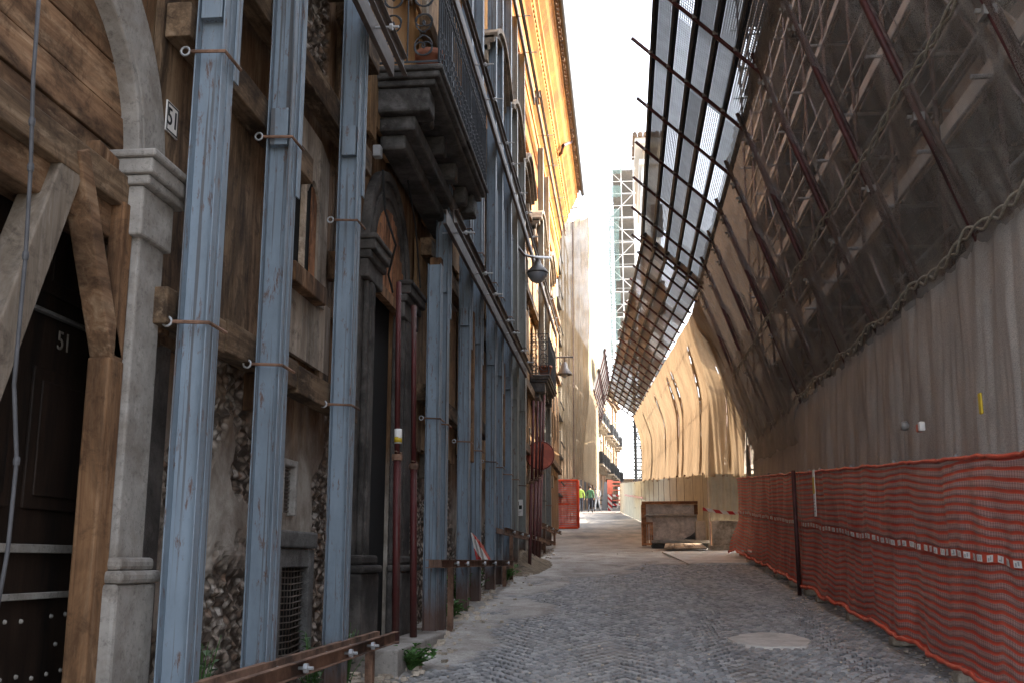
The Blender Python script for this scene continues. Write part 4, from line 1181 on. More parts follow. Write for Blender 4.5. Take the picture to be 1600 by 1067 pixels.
# ---- lower opaque netting
def low_net(u, v):
    y = 5.0 + u * 21.3
    s = (y - 5.6) / 1.95; f = abs(math.sin(PI * s))
    zt = 4.47 - .09 * f; zb = G(y) + .1 + .06 * nz(y * .7, 0, 0)
    z = zt + (zb - zt) * v
    fold = .075 * fbm(y * 1.7 + .5 * v, v * .8, 6) * (.5 + .7 * v) + .014 * nz(y * 8 + v * 1.8, v * 1.6, 1) * (1 + 1.6 * nz(y * .6, v * 2, 9)) + .02 * nz(y * 2.5 + v * 4, v * 3, 3) + .02 * (1 - v) ** 4 * abs(math.sin(PI * s * 4))
    pinch = 0
    for (py, pv, r, a) in ((11.9, .78, .35, .12), (10.05, .8, .4, .1), (16.7, .85, .5, .12), (19.2, .7, .5, .14), (12.2, .8, .2, -.08)):
        d = ((y - py) / r) ** 2 + ((v - pv) / (.12)) ** 2; pinch += a * math.exp(-d)
    x = 3.2 - .16 * v + fold - pinch * .6
    return (x, y + .05 * nz(y * 2, v * 3, 0), z)
m = MB(); m.grid(low_net, 620, 60)
o = m.build('debris_net', M['net_low'], None, smooth=True)
tag(o, 'heavy grey debris netting hanging in folds behind the orange net fence', 'netting')
m = MB()
def low_end(u, v):
    y = 26.3 + u * 1.0; z0 = 4.5 - u * .1; zb = G(y) + 1.25; z = z0 + (zb - z0) * v
    return (3.04 + .06 * nz(u * 6, v * 2, 2) + .14 * u - .25 * smooth(.75, 1, v) * u, y - .7 * v * u, z)
m.grid(low_end, 16, 30); m.build('end_fold', M['net_low'], o, smooth=True)
def rope(name, fn, n, wav, amp, r, label):
    m = MB()
    for s in (0, PI):
        pts = []
        for i in range(n):
            q = i / (n - 1); p = Vector(fn(q)); y = p.y + .12 * nz(p.y * 1.1, 0, 5)
            pts.append(p + Vector((.02 * math.cos(y * wav + s), 0, amp * (1 + .7 * nz(y * .9, 0, 3)) * math.sin(y * wav + s))))
        m.tube(pts, r, 6)
    return m.build(name, M['rope'], None, smooth=True)
o = rope('lacing_rope', lambda q: (3.13, 5 + 21.3 * q, 4.49 - .09 * abs(math.sin(PI * ((5 + 21.3 * q) - 5.6) / 1.95))), 1100, 8.5, .04, .014, '')
tag(o, 'thick twisted rope lacing along the top of the heavy grey netting', 'rope')
def rp2(q):
    y = 6 + 18.5 * q; s = .60; x = TOPX + dirx * s; z = TOPZ + dirz * s + .1 * nz(y * .5, 2, 2) - .06 * near_tube(y)
    return (x - .12, y, z - .03)
o = rope('lacing_rope', rp2, 900, 7.5, .035, .012, ''); tag(o, 'thin twisted rope crossing the see-through netting halfway up', 'rope')
m = MB(); m.tube([(BOTX - .32 + .02 * nz(i, 0, 0), 24.5 + i * .12, 5.78 - .11 * i - .016 * i * i) for i in range(12)], .016, 6)
tag(m.build('rope_end', M['rope'], None, smooth=True), 'loose rope end hanging down at the far edge of the netting', 'rope')
# little things caught in the net
c = onX(1534, 630, 2.99)
m = MB(); m.box((c.x - .02, c.y - .035, c.z - .09), (c.x, c.y + .035, c.z + .09)); tag(m.build('yellow_tag', M['yellow'], None, bevel=.012), 'small yellow tag hooked into the grey netting at the far right', 'tag')
c = onX(1417, 665, 3.0)
for k, (px, py, lab) in enumerate(((1417, 665, 'pale scaffold coupler poking through the grey netting, left of the red clip'),)):
    c = onX(px, py, 2.97); m = MB(); m.lathe([(.001, -.06), (.045, -.06), (.05, -.03), (.05, .0), (.03, .02)], c, 10, 0); tag(m.build('coupler', M['scaf_grey'], None, smooth=True), lab, 'coupler')
c = onX(1440, 667, 2.96)
t = thing('clip', c, 'red and white clip poking through the grey netting', 'clip')
m = MB(); m.box(c + Vector((-.03, .0, -.04)), c + Vector((.03, .1, .04))); m.build('body', M['signred'], t, bevel=.01)
m = MB(); m.box(c + Vector((-.04, -.07, -.045)), c + Vector((.02, -.005, .05))); m.build('end', M['white'], t, bevel=.015)

# ---- protective canopies
def canopy(name, O0, I0, O1, I1, nb, na, mat, tubes, label, ext=.32):
    O0, I0, O1, I1 = map(Vector, (O0, I0, O1, I1))
    P = lambda a, b: (O0.lerp(I0, a)).lerp(O1.lerp(I1, a), b)     # a across (0 outer), b along
    nrm = (I0 - O0).cross(O1 - O0).normalized()
    if nrm.z < 0: nrm = -nrm
    t = thing(name, tuple((O0 + I1) / 2), label, 'canopy', 'perforated sheet canopies over the street')
    m = MB(); e2 = -.004; wdt = (I0 - O0).length / na; ln = (O1 - O0).length / nb
    for j in range(nb):
        for i in range(na):
            e = .003; dz = nrm * (.07 + .004 * ((i + j) % 2))
            q = [P((i + e) / na, (j + e2) / nb) + dz, P((i + 1 - e) / na, (j + e2) / nb) + dz, P((i + 1 - e) / na, (j + 1 - e2) / nb) + dz, P((i + e) / na, (j + 1 - e2) / nb) + dz]
            m.add(q, [(0, 1, 2, 3)], [[(0, 0), (wdt, 0), (wdt, ln), (0, ln)]])
    m.build('sheeting', M[mat], t)
    for i in range(na + 1):
        m = MB(); m.bar(P(i / na, -.002) + nrm * .02, P(i / na, 1.002) + nrm * .02, .05, .09, nrm); m.build('purlin', M['iron'], t)
    d = (I0 - O0).normalized()
    for b in tubes:
        m = MB(); m.tube([P(0, b) - d * ext * random.uniform(.6, 1.3) - nrm * .06, P(1, b) + d * .12 - nrm * .06], .03, 7); m.cur = 1
        for i in range(na + 1):
            c = P(i / na, b) - nrm * .03; m.box(c - Vector((.035, .03, .03)), c + Vector((.035, .045, .03)))
        m.build('cross_tube', [M['maroon'], M['scaf_grey']], t)
    return t
canopy('canopy', (.60, 4.6, 9.45), (1.93, 4.6, 8.1), (.60, 25.2, 9.3), (1.93, 25.2, 8.1), 11, 5, 'grate', [(y - 4.6) / 20.6 for y in CY if y < 25.3],
       'near dark canopy of perforated sheets on tubes, sloping up over the street from the netting')
canopy('canopy', (.64, 24.4, 9.2), (1.95, 24.4, 7.97), (-.66, 52.5, 9.6), (.60, 52.5, 8.7), 20, 5, 'grate_far', [k / 20 for k in range(21)],
       'far brown canopy of perforated sheets continuing down the street above the golden netting', .08)

# ---- golden netting between far canopy and hoarding
HX = lambda y: 2.3 + (.93 - 2.3) * (y - 29.3) / (52 - 29.3)
def gold(u, v):
    if u < .16:
        q = u / .16; tx, ty = 1.97 - .05 * q, 25.6 + 2.6 * q; bx, by = 3.25 - .95 * q, 28.95 + .35 * q
    else:
        q = (u - .16) / .84; ty = 28.2 + 24.1 * q; tx = 1.92 - .049 * (ty - 28.2) * 1.1; by = 29.3 + 22.7 * q; bx = HX(by)
    tz = 8.0 + .024 * (ty - 25.6); bz = G(by) + 1.9
    k = smooth(0, .5, v + .05 * nz(u * 9, 0, 0)); fold = fbm(u * 17 + v * 1.0, v * .8, 3, 3) * (.1 + .2 * abs(nz(u * 5, v, 7))) + .025 * nz(u * 90 + v * 4, v * 2.2, 1)
    fold *= .35 + smooth(0, .25, v)
    x = tx + (bx - tx) * k + .1 * math.sin(PI * v) + fold * .55
    y = ty + (by - ty) * k + fold * .8
    return (x, y, tz + (bz - tz) * v + .06 * nz(u * 40, 0, 2) * v)
def slit(u, v):
    f = (u * 23 + .25 * nz(v * 3, u * 4, 1)) % 1
    return int(u * 23 + .25 * nz(v * 3, u * 4, 1)) in (2, 5, 9, 10, 14, 19) and f < .03 and .12 < v < .93 and nz(u * 11, v * 2.2, 4) > -.08
m = MB(); m.grid(gold, 620, 70, skip=slit)
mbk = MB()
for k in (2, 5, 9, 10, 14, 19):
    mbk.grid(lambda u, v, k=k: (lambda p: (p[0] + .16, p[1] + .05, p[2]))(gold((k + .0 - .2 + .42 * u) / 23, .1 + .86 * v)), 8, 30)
o = m.build('debris_net', M['net_gold'], None, smooth=True)
tag(o, 'golden sunlit debris netting hanging in long folds above the corrugated hoarding', 'netting')
mbk.build('slit_shade', M['net_slit_shade'], o, smooth=True)  # added dark strips paint the shade seen through the slits
sg = thing('scaffold', (3.4, 40, G(40)), 'tube scaffold behind the golden sunlit netting', 'scaffold')
m = MB()
for k in range(12):
    y = 29.5 + k * 2.0; x = HX(y) + .55
    m.tube([(x, y, G(y)), (x, y, 9.5)], .03, 6); m.tube([(x + 1, y, G(y)), (x + 1, y, 9.5)], .03, 6)
m.build('standards', M['scaf'], sg)
m = MB()
for z in (4.2, 6.2, 8.2): m.tube([(HX(29.5) + .55, 29.5, z), (HX(51.5) + .55, 51.5, z)], .03, 6)
m.build('ledgers', M['scaf'], sg)

# ---- hoarding
def corrugated(pts, h, label, zbase=0, rib=.16, amp=.03):
    t = thing('corrugated_hoarding', (pts[0][0], pts[0][1], G(pts[0][1])), label, 'hoarding', 'corrugated sheet hoardings closing the right side')
    m = MB(); m2 = []
    for (a, b) in zip(pts[:-1], pts[1:]):
        A, B = Vector((a[0], a[1], 0)), Vector((b[0], b[1], 0)); L = (B - A).length; d = (B - A) / L; nn = Vector((d.y, -d.x, 0)); n_ = int(L / rib)
        prev = []
        for i in range(n_ * 4 + 1):
            p = A + d * (L * i / (n_ * 4)) + nn * (amp * (1 if (i % 4) in (1, 2) else 0))
            prev.append(p)
        vs = []
        for p in prev:
            e = .015 * nz(p.y * .8, p.x, 0); vs += [(p.x, p.y, G(p.y) + zbase), (p.x, p.y, G(p.y) + h + e)]
        m.add(vs, [(2 * i, 2 * i + 2, 2 * i + 3, 2 * i + 1) for i in range(len(prev) - 1)])
        k = 0
        while k < L:
            p = A + d * k; q = MB(); q.box((p.x - .03, p.y + .05, G(p.y)), (p.x + .03, p.y + .11, G(p.y) + h + .06)); m2.append(q); k += 2.2
    m.build('sheeting', M['corr'], t, thick=.004); [q.build('post', M['scaf'], t) for q in m2]
    return t
corrugated([(2.32, 29.3), (3.6, 29.0)], 1.98, 'short corrugated hoarding above the concrete base, behind the striped tape', .72, .17)
corrugated([(.93, 52), (2.30, 29.32)], 1.98, 'long corrugated hoarding behind the stone trough under the golden netting', .02, .22, .02)
corrugated([(-.15, 74), (.92, 52.1)], 1.98, 'far corrugated hoarding leading to the striped barrier', .02, .22, .03)
m = MB(); m.box((2.33, 28.75, G(29) - .3), (3.7, 29.05, G(29) + .74)); m.box((2.2, 28.6, G(29) - .3), (3.7, 28.74, G(28.6) + .12)); tag(m.build('concrete_wall', M['base'], None, bevel=.02), 'low pale concrete wall under the corrugated hoarding', 'wall')
m = MB()
for k in range(14):
    a, b = k / 14, (k + 1) / 14
    x0, x1 = 2.1 + 1.25 * a, 2.1 + 1.25 * b
    z0 = onY(1094, 797, 28.7).z; f = lambda q: z0 - .10 * q - .05 * math.sin(PI * q)
    m.add([(x0, 28.68, f(a)), (x1, 28.68, f(b)), (x1, 28.66, f(b) + .085), (x0, 28.66, f(a) + .085)], [(0, 1, 2, 3)])
tag(m.build('warning_tape', M['tape'], None, thick=.004), 'red and white striped tape stretched across the ribbed hoarding', 'tape')
m = MB(); a, b = onY(972, 773, 72), onY(1008, 779, 50)
a.x -= .03; b.x -= .1
m.add([a, b, b + Vector((0, 0, .1)), a + Vector((0, 0, .1))], [(0, 1, 2, 3)])
tag(m.build('warning_tape', M['tape'], None, thick=.004), 'red and white striped tape along the far hoarding', 'tape')

# ================================================================ ORANGE NET FENCE
def fence(y0, y1, label, first, gname):
    t = thing('net_fence', (2.72, (y0 + y1) / 2, G((y0 + y1) / 2)), label, 'fence', 'orange safety net fences on the right')
    L = y1 - y0; n_ = int(L / .06)
    def fx(y, v): return 2.70 + .05 * fbm(y * 1.1, v * .8, 2) + .03 * nz(y * 3.3, v * 2, 5) - .12 * smooth(.55, 0, v) * (.4 + .6 * smooth(22, 25.5, y)) * (1 + nz(y * 1.5, 0, 0)) - (.12 * smooth(24.6, 25.7, y) * smooth(.5, 0, v))
    def zt(y): return G(y) + 1.83 + .02 * nz(y * 1.7, 0, 1) - .012 * abs(math.sin(y * PI / 2.1))
    def zb(y): return G(y) + .16 + .07 * nz(y * 1.3, 4, 1) + .03 * nz(y * 5, 4, 1)
    def fn(u, v):
        y = y0 + L * u; return (fx(y, v), y, zb(y) + (zt(y) - zb(y)) * v)
    m = MB(); m.grid(fn, n_, 34, uvf=lambda u, v: (y0 + L * u, v)); m.build('net', M['onet'], t, smooth=True)
    m = MB(); N_ = int(L / .09)
    pts = [Vector(fn(i / N_, 1)) + Vector((-.01, 0, .012 * nz(i * .9, 0, 0))) for i in range(N_ + 1)]
    m.tube(pts, [.017 + .013 * nz(i * .8, 3, 3) for i in range(N_ + 1)], 7)
    pts = [Vector(fn(i / N_, 0)) + Vector((-.015, 0, .02 * nz(i * .6, 0, 9))) for i in range(N_ + 1)]
    m.tube(pts, [.021 + .013 * nz(i * .7, 1, 3) for i in range(N_ + 1)], 7); m.build('hem', M['osolid'], t, smooth=True)
    # woven band with printed blocks
    vb = .53 if y0 < 16 else .54
    vb = lambda u: .50
    def band(u, v): 
        p = fn(u, .525 + .038 * v); return (p[0] - .022, p[1], p[2])
    m = MB(); m.grid(band, n_, 1); m.cur = 1; k = 0; y = y0 + .1
    while y < y1 - .15:
        w_ = .105; u0, u1 = (y - y0) / L, (y + w_ - y0) / L
        q = [band(u0, .1), band(u1, .1), band(u1, .9), band(u0, .9)]; m.add([(a[0] - .006, a[1], a[2]) for a in q], [(0, 1, 2, 3)])
        y += .17; k += 1
    m.cur = 2; y = y0 + .1; k = 0
    while y < y1 - .15:
        for (a, b, c, d) in (((.02, .035, .25, .78), (.055, .075, .25, .78)) if k % 3 == 0 else (((.03, .05, .25, .78), (.05, .085, .25, .4)) if k % 3 == 1 else ((.025, .045, .3, .75), (.06, .08, .2, .6)))):
            q = [band((y + a - y0) / L, c), band((y + b - y0) / L, c), band((y + b - y0) / L, d), band((y + a - y0) / L, d)]; m.add([(r[0] - .010, r[1], r[2]) for r in q], [(0, 1, 2, 3)])
        y += .17; k += 1
    m.build('printed_band', [M['osolid'], M['white'], M['grey_pl']], t)
    # metal frame behind
    m = MB(); yy = y0
    ps = []
    while yy <= y1 + .01: ps.append(yy); yy += 2.1 if first else 1.5
    for y in ps: m.tube([(2.84, y, G(y) + .02), (2.84, y, zt(y) + .06)], .02, 7)
    m.tube([(2.84, y0, G(y0) + .12), (2.84, y1, G(y1) + .12)], .016, 6); m.tube([(2.86, y0, G(y0) + 1.78), (2.86, y1, G(y1) + 1.78)], .016, 6)
    m.build('frame', M['scaf_grey'], t, smooth=True)
    for y in ps:
        m = MB(); m.box((2.68, y - .1, G(y) + .0), (3.1, y + .1, G(y) + .09)); m.build('foot_block', M['base'], t, bevel=.02)
    # second layer of net seen through the first
    return t
fence(5.2, 16.6, 'nearest run of orange safety net fence with a long printed band', True, '')
fence(16.62, 25.7, 'farther run of orange safety net fence ending at the cement slab', False, '')
m = MB(); m.tube([(2.6, 16.6, G(16.6)), (2.6, 16.6, G(16.6) + 1.86)], .032, 8); fp = m.build('fence_post', M['maroon'], None, smooth=True); tag(fp, 'dark red post where the two runs of orange net meet', 'post')
c = onX(1271, 745, 2.56)
t = thing('hanging_label', c, 'long narrow white and yellow label hanging on the orange net', 'label')
m = MB(); m.box((c.x - .004, c.y - .07, c.z - .52), (c.x + .004, c.y + .07, c.z + .1)); m.build('strip', M['white'], t)
m = MB(); m.box((c.x - .007, c.y - .072, c.z - .22), (c.x - .0045, c.y + .072, c.z - .0)); m.build('yellow_band', M['yellow'], t)
m = MB()
for i in range(5): m.box((c.x - .007, c.y - .04, c.z - .3 - i * .04), (c.x - .0045, c.y + .03 + .01 * (i % 2), c.z - .285 - i * .04))
m.build('print_lines', M['grey_pl'], t)

# ================================================================ STONE TROUGH
t = thing('stone_trough', (1.3, 30.2, G(30.2)), 'boarded-in old stone trough with orange-brown frame and marble back, at the bend', 'trough')
def yb(x0, y0_, x1, y1_, Y, d, mat, name, bev=.012, par=None):
    a = onY(x0, y1_, Y); b = onY(x1, y0_, Y); m = MB(); m.box((a.x, Y, a.z), (b.x, Y + d, b.z)); return m.build(name, M[mat], par or t, bevel=bev)
yb(1003, 782, 1090, 787, 30.2, .14, 'frame_wood', 'frame'); yb(1003, 787.2, 1009, 852, 30.2, .14, 'frame_wood', 'frame'); yb(1085, 787.2, 1090, 803, 30.2, .14, 'frame_wood', 'frame')
yb(1009, 787, 1085, 803, 30.34, .08, 'marble', 'upper_slab'); yb(1007, 803, 1089, 806, 30.15, .2, 'stone', 'ledge')
yb(1009, 806, 1089, 843, 30.32, .12, 'marble', 'back_slab')
a = onY(1068, 842, 30.3); m = MB(); m.prism([(a.x, 30.312, a.z), (a.x + .36, 30.312, a.z), (a.x + .36, 30.312, a.z + .24), (a.x + .2, 30.312, a.z + .1), (a.x + .1, 30.312, a.z + .06)], (0, -.004, 0)); m.build('broken_patch', M['cement'], t)
m = MB(); a, b = onY(1003, 851, 29.6), onY(1020, 815, 29.6); m.box((a.x, 29.55, a.z), (a.x + .05, 29.6, b.z)); m.box((b.x - .05, 29.55, a.z), (b.x, 29.6, b.z)); m.box((a.x, 29.56, b.z - .06), (b.x, 29.6, b.z)); m.box((a.x, 29.56, a.z), (b.x, 29.6, a.z + .05))
for i in range(3): m.box((a.x + .08 + i * .07, 29.57, a.z), (a.x + .11 + i * .07, 29.59, b.z))
m.box((a.x, 29.6, b.z - .08), (a.x + .05, 30.2, b.z - .02)); m.build('side_rail', M['frame_wood'], t)
yb(1019, 843, 1108, 848, 29.3, 1.1, 'stone', 'base_slab'); yb(1019, 848.5, 1106, 857, 29.45, .9, 'cement', 'step')
yb(1088, 813, 1106, 843, 29.9, .5, 'base', 'side_block'); yb(1106, 812, 1111, 856, 29.6, .12, 'frame_wood', 'post')
t = thing('plank_ramp', (1.55, 28.8, G(28.8)), 'small wooden ramp of pale planks leaning on the stone trough step', 'ramp')
for i in range(4):
    a = onY(1040 + i * 14, 849, 29.25); a2 = onY(1040 + (i + 1) * 14 - .6, 849, 29.25)
    m = MB(); zt_ = a.z + .0; zb_ = G(28.25) + .06; o_ = -.08 + .04 * i
    m.add([(a.x, 29.25, zt_), (a2.x, 29.25, zt_), (a2.x + o_ + .04, 28.25, zb_), (a.x + o_, 28.25, zb_)], [(0, 1, 2, 3)]); m.build('plank', M['plank'], t, thick=.04)

# ================================================================ LEFT SIDE FURTHER ON
# draped tower
tw = thing('draped_scaffold', (-1.95, 46, G(46)), 'tall narrow scaffold wrapped in pale beige netting past the end of the ochre building', 'scaffold')
xL, xR_, yT, z0, z1 = -2.65, -1.28, 44.6, 4.95, 16.3
def drape(u, v):
    # front then side
    z = z1 + (z0 - z1) * v + (.25 * nz(u * 6, 0, 0)) * (1 - v) ** 4
    if u < .55: q = u / .55; x, y = xL + (xR_ - xL) * q, yT
    else: q = (u - .55) / .45; x, y = xR_, yT + 13 * q
    nar = -.35 * smooth(.6, 1, v) * smooth(.2, .55, u) * (1 - smooth(.55, .7, u))
    f = .07 * fbm(u * 14, v * 1.6, 3) + .05 * nz(u * 30 + v * 2, v * 5, 2) + .1 * math.sin(v * 5 + u * 4) * .4
    return (x + f + nar, y - f * 1.2 - .1, z)
m = MB(); m.grid(drape, 120, 110); m.build('netting', M['net_tower'], tw, smooth=True)
m = MB()
for x in (xL - .25, xL + .05, -1.95):
    for y in ((43.0, 45.2, 47.5, 50, 53, 57) if x < -2 else (45.2,)): m.tube([(x, y, G(y)), (x, y, 17.2 if x < -2 else 16.0)], .03, 6)
m.build('standards', M['scaf'], tw)
m = MB()
for k in range(8):
    z = 4.2 + k * 1.6; m.box((-3.4, 42.2, z), (-2.45, 45.3, z + .06)); m.tube([(-3.3, 42.2, z + .9), (-2.4, 42.2, z + .9)], .03, 6); m.tube([(-2.4, 42.2, z + .5), (-2.4, 50, z + .5)], .03, 6)
m.build('decks', M['deck'], tw)
m = MB(); m.tube([onY(894, 300, 44.4), onY(897, 745, 44.4)], .02, 6); m.build('pole', M['scaf'], tw)
m = MB(); m.tube([(xL, 44.2, 16.6), (-1.7, 44.2, 16.75)], .05, 6); m.build('top_tube', M['toe'], tw)
# orange mesh barrier
t = thing('mesh_barrier', (-2.4, 44, G(44)), 'square orange mesh barrier at the foot of the draped scaffold', 'barrier')
a = onY(861, 824, 44); b = onY(903, 750, 44)
m = MB()
for (p, q) in (((a.x, a.z), (a.x, b.z)), ((b.x, a.z), (b.x, b.z)), ((a.x, b.z), (b.x, b.z)), ((a.x, a.z), (b.x, a.z)), ((a.x, (a.z + b.z) / 2), (b.x, (a.z + b.z) / 2))):
    m.tube([(p[0], 44, p[1]), ((p[0] + q[0]) / 2, 43.97 + .02 * nz(p[0] * 5, p[1], 0), (p[1] + q[1]) / 2), (q[0], 44, q[1])], .05, 8)
m.build('frame', M['obar'], t, smooth=True)
m = MB()
for i in range(24):
    x = a.x + (b.x - a.x) * (i + .5) / 24; m.bar((x, 44, a.z), (x + .01, 44.02 + .03 * nz(i, 0, 0), b.z), .026, .01)
for i in range(34):
    z = a.z + (b.z - a.z) * (i + .5) / 34; m.bar((a.x, 44.01, z), (b.x, 44.01 + .02 * nz(0, i, 0), z + .02 * nz(i, 3, 0)), .01, .034)
m.build('mesh', M['obar'], t)
m = MB(); m.grid(lambda u, v: (a.x + .06 + (b.x - a.x - .12) * u, 43.93 + .05 * fbm(u * 6, v * 7, 1), a.z + .05 + (b.z - a.z - .1) * v), 24, 30, uvf=lambda u, v: (u * 1.1, v)); m.build('net', M['onet'], t, smooth=True)
t = canopy('canopy', onY(945, 545, 50), onY(903, 705, 50), onY(945, 545, 50) + Vector((.1, 14, .3)), onY(903, 705, 50) + Vector((-.2, 14, .6)), 8, 5, 'grate_dark', [k / 8 for k in range(9)],
       'steep narrow canopy seen edge-on above the workers, on the left side of the street', .03)

# far palazzo with balconies
fp_ = thing('balconied_building', (-2, 98, G(98)), 'far pale building with two rows of iron balconies at the end of the street', 'building')
A = Vector((-4.1, 70, 0)); B = Vector((-.62, 116, 0)); L = (B - A).length; D = (B - A) / L; NN = Vector((D.y, -D.x, 0))
def fb(mb, s0, s1, z0_, z1_, o0, o1):
    P = lambda s, o: A + D * s + NN * o
    vs = [P(s0, o0), P(s1, o0), P(s1, o1), P(s0, o1)]
    mb.add([(v.x, v.y, z0_) for v in vs] + [(v.x, v.y, z1_) for v in vs], [(0, 3, 2, 1), (4, 5, 6, 7), (0, 1, 5, 4), (1, 2, 6, 5), (2, 3, 7, 6), (3, 0, 4, 7)])
ze = onY(962, 640, 116).z
m = MB(); fb(m, 0, L, 2, ze, -12, 0); m.build('wall', M['far_wall'], fp_)
m = MB(); fb(m, -.3, L + .4, ze, ze + .25, -12.4, .55); fb(m, -.3, L + .2, ze - .3, ze, -12.2, .3); m.build('roof', M['tile'], fp_)
zA = onY(948, 744, 106).z; zB = onY(945, 682, 104).z
for s in (9, 20, 31, 42, L - .4): m = MB(); fb(m, s - .35, s + .35, 2, ze - .4, .002, .16); m.build('pilaster', M['far_pil'], fp_)
m = MB(); fb(m, 0, L, 2, zA - .35, .003, .05); m.build('ground_floor', M['far_pil'], fp_)
for s in (3, 6.4, 11.8, 14.6, 17.4, 22.6, 25.5, 28.4, 33.6, 36.4, 39.2, 44.2):
    if s > L - 1: continue
    for z in (zA, zB):
        m = MB(); fb(m, s - .62, s - .5, z, z + 2.6, .0025, .1); fb(m, s + .5, s + .62, z, z + 2.6, .0025, .1); fb(m, s - .62, s + .62, z + 2.6, z + 2.75, .0025, .14); f = m.build('window', M['far_wall'], fp_)
        m = MB(); fb(m, s - .5, s + .5, z, z + 2.6, .0025, .04); m.build('shutter', M['far_shut'], f)
        m = MB(); fb(m, s - .95, s + .95, z - .16, z, .06, .85); fb(m, s - .8, s - .6, z - .45, z - .165, .06, .6); fb(m, s + .6, s + .8, z - .45, z - .165, .06, .6); bl = m.build('balcony', M['far_wall'], fp_)
        m = MB()
        for q in (z + .08, z + 1.0): fb(m, s - .93, s + .93, q, q + .04, .8, .84)
        for i in range(15): fb(m, s - .93 + i * .13, s - .905 + i * .13, z + .12, z + 1, .81, .83)
        for e in (-.93, .9): fb(m, s + e, s + e + .03, z, z + 1.04, .1, .8)
        m.build('railing', M['iron'], bl)
    m = MB(); fb(m, s - .55, s + .55, G(70 + s) - .5, G(70 + s) + 2.4, .052, .07); m.build('doorway', M['far_shut'], fp_)
# bracing tubes across the sky gap
m = MB(); m.tube([onY(922, 628, 60), onY(935, 626, 60), onY(948, 616, 60), onY(958, 612, 60)], .05, 6); tag(m.build('scaffold_tube', M['scaf'], None), 'bent tube reaching out in front of the far balconied building', 'tube')

# far right scaffold lattice and the high blue-netted one
def lattice(name, x0, x1, y0, y1, z0_, z1_, st, mat, label, nety=None, deck=True):
    t = thing(name, ((x0 + x1) / 2, (y0 + y1) / 2, z0_), label, 'scaffold')
    m = MB(); xs = [x0 + (x1 - x0) * i / 2 for i in range(3)]; ys = [y0 + (y1 - y0) * i / 3 for i in range(4)]
    for x in xs:
        for y in ys: m.tube([(x, y, z0_), (x, y, z1_ + random.uniform(0, 1.2))], .04, 5)
    m.build('standards', M[mat], t)
    z = z0_ + .4; m = MB(); m2 = MB(); m3 = MB()
    k = 0
    while z < z1_:
        for y in ys: m.tube([(x0 - .15, y, z), (x1 + .15, y, z)], .035, 5); m.tube([(x0 - .15, y, z + st / 2), (x1 + .15, y, z + st / 2)], .03, 5)
        for x in xs: m.tube([(x, y0 - .15, z), (x, y1 + .15, z)], .035, 5)
        m3.tube([(x0, y0, z), (x1, y0, z + st)] if k % 2 else [(x1, y0, z), (x0, y0, z + st)], .03, 5)
        if deck: m2.box((x0 + .3, y0, z - .1), (x1, y1, z - .04))
        z += st; k += 1
    m.build('ledgers', M[mat], t); m3.build('diagonal_braces', M[mat], t)
    if deck: m2.build('decks', M['toe'] if mat != 'white' else M['scaf_grey'], t)
    return t
lattice('scaffold', .78, 1.6, 57, 64, 4.0, 15, 1.3, 'iron', 'dark scaffold lattice with gold light behind it beyond the golden netting')
la = lattice('scaffold', -.55, 1.3, 76, 84, 16.8, 31, 1.9, 'white', 'tall pale scaffold tower with blue netting, high above the far canopy')
m = MB()
for k in range(16):                                   # ragged strips of blue netting, one per lift
    z0 = 16.2 + k * .92; xo = -.62 - .25 * (k < 6) * (k % 2) + .35 * smooth(9, 16, k) + .1 * nz(k * .9, 0, 0)
    if k in (12, 14): continue
    m.grid(lambda u, v: (xo + .12 * nz(u * 7, v * 2 + k, 0), 75.6 + 8.6 * u, z0 + .9 * v), 10, 3)
    m.grid(lambda u, v: (xo + (.75 + .3 * nz(k, 3, 0)) * u + .06 * nz(u * 7, v * 2 + k, 2), 75.5 + .1 * nz(u * 9, k, 1), z0 + .9 * v + .12 * nz(u * 5, k, 4)), 6, 3)
m.build('netting', M['bluenet'], la, smooth=True)
pt_ = thing('pale_tower', (5.3, 85, G(85)), 'pale overexposed church tower behind the blue-netted scaffold', 'tower')
m = MB(); m.box((2.0, 78, 4), (3.3, 92, 31.5)); m.build('wall', M['pale_wall'], pt_)
m = MB(); m.box((1.8, 77.6, 31.5), (3.5, 92.4, 31.9)); m.box((1.5, 77, 33.0), (3.7, 93, 33.5)); m.build('cornice', M['pale_wall'], pt_)
m = MB(); m.box((2.1, 78.1, 31.9), (3.2, 91.9, 33.0)); m.build('attic', M['far_wall'], pt_)
m = MB()
for i in range(6): m.tube([(1.5 + i * .42, 76.7, 33.6), (1.5 + i * .42, 93, 34.4)], .2, 6)
m.build('roof', M['tile'], pt_)
for z in (9, 15, 21, 27):
    m = MB(); m.box((2.6, 77.9, z - 1.3), (3.5, 77.99, z + 1.3)); m.build('window', M['far_shut'], pt_)
sbd = thing('shading_building', (9, 108, G(108)), 'plain unseen building added beyond the pale tower to shade the balconied one', 'building')  # added out of view to keep sun off the far balconied facade
m = MB(); m.box((4.6, 94, 4), (12, 128, 15)); m.build('wall', M['far_wall'], sbd)
m = MB(); m.box((4.3, 93.7, 15), (12.3, 128.3, 15.4)); m.build('roof', M['tile'], sbd)
for yy in (97, 101, 105, 109, 113, 117, 121):
    for zz in (8, 11.5): m = MB(); m.box((4.56, yy, zz), (4.597, yy + 1.1, zz + 2.2)); m.build('window', M['far_shut'], sbd)
eb = thing('end_building', (6, 130, G(130)), 'low pale building closing the street beyond the barrier', 'building')
m = MB(); m.box((-.2, 128, 5), (14, 140, G(128) + 2.6)); m.build('wall', M['far_wall'], eb)
m = MB(); m.box((-.4, 127.7, G(128) + 2.6), (14.2, 140.3, G(128) + 2.8)); m.build('roof', M['tile'], eb)

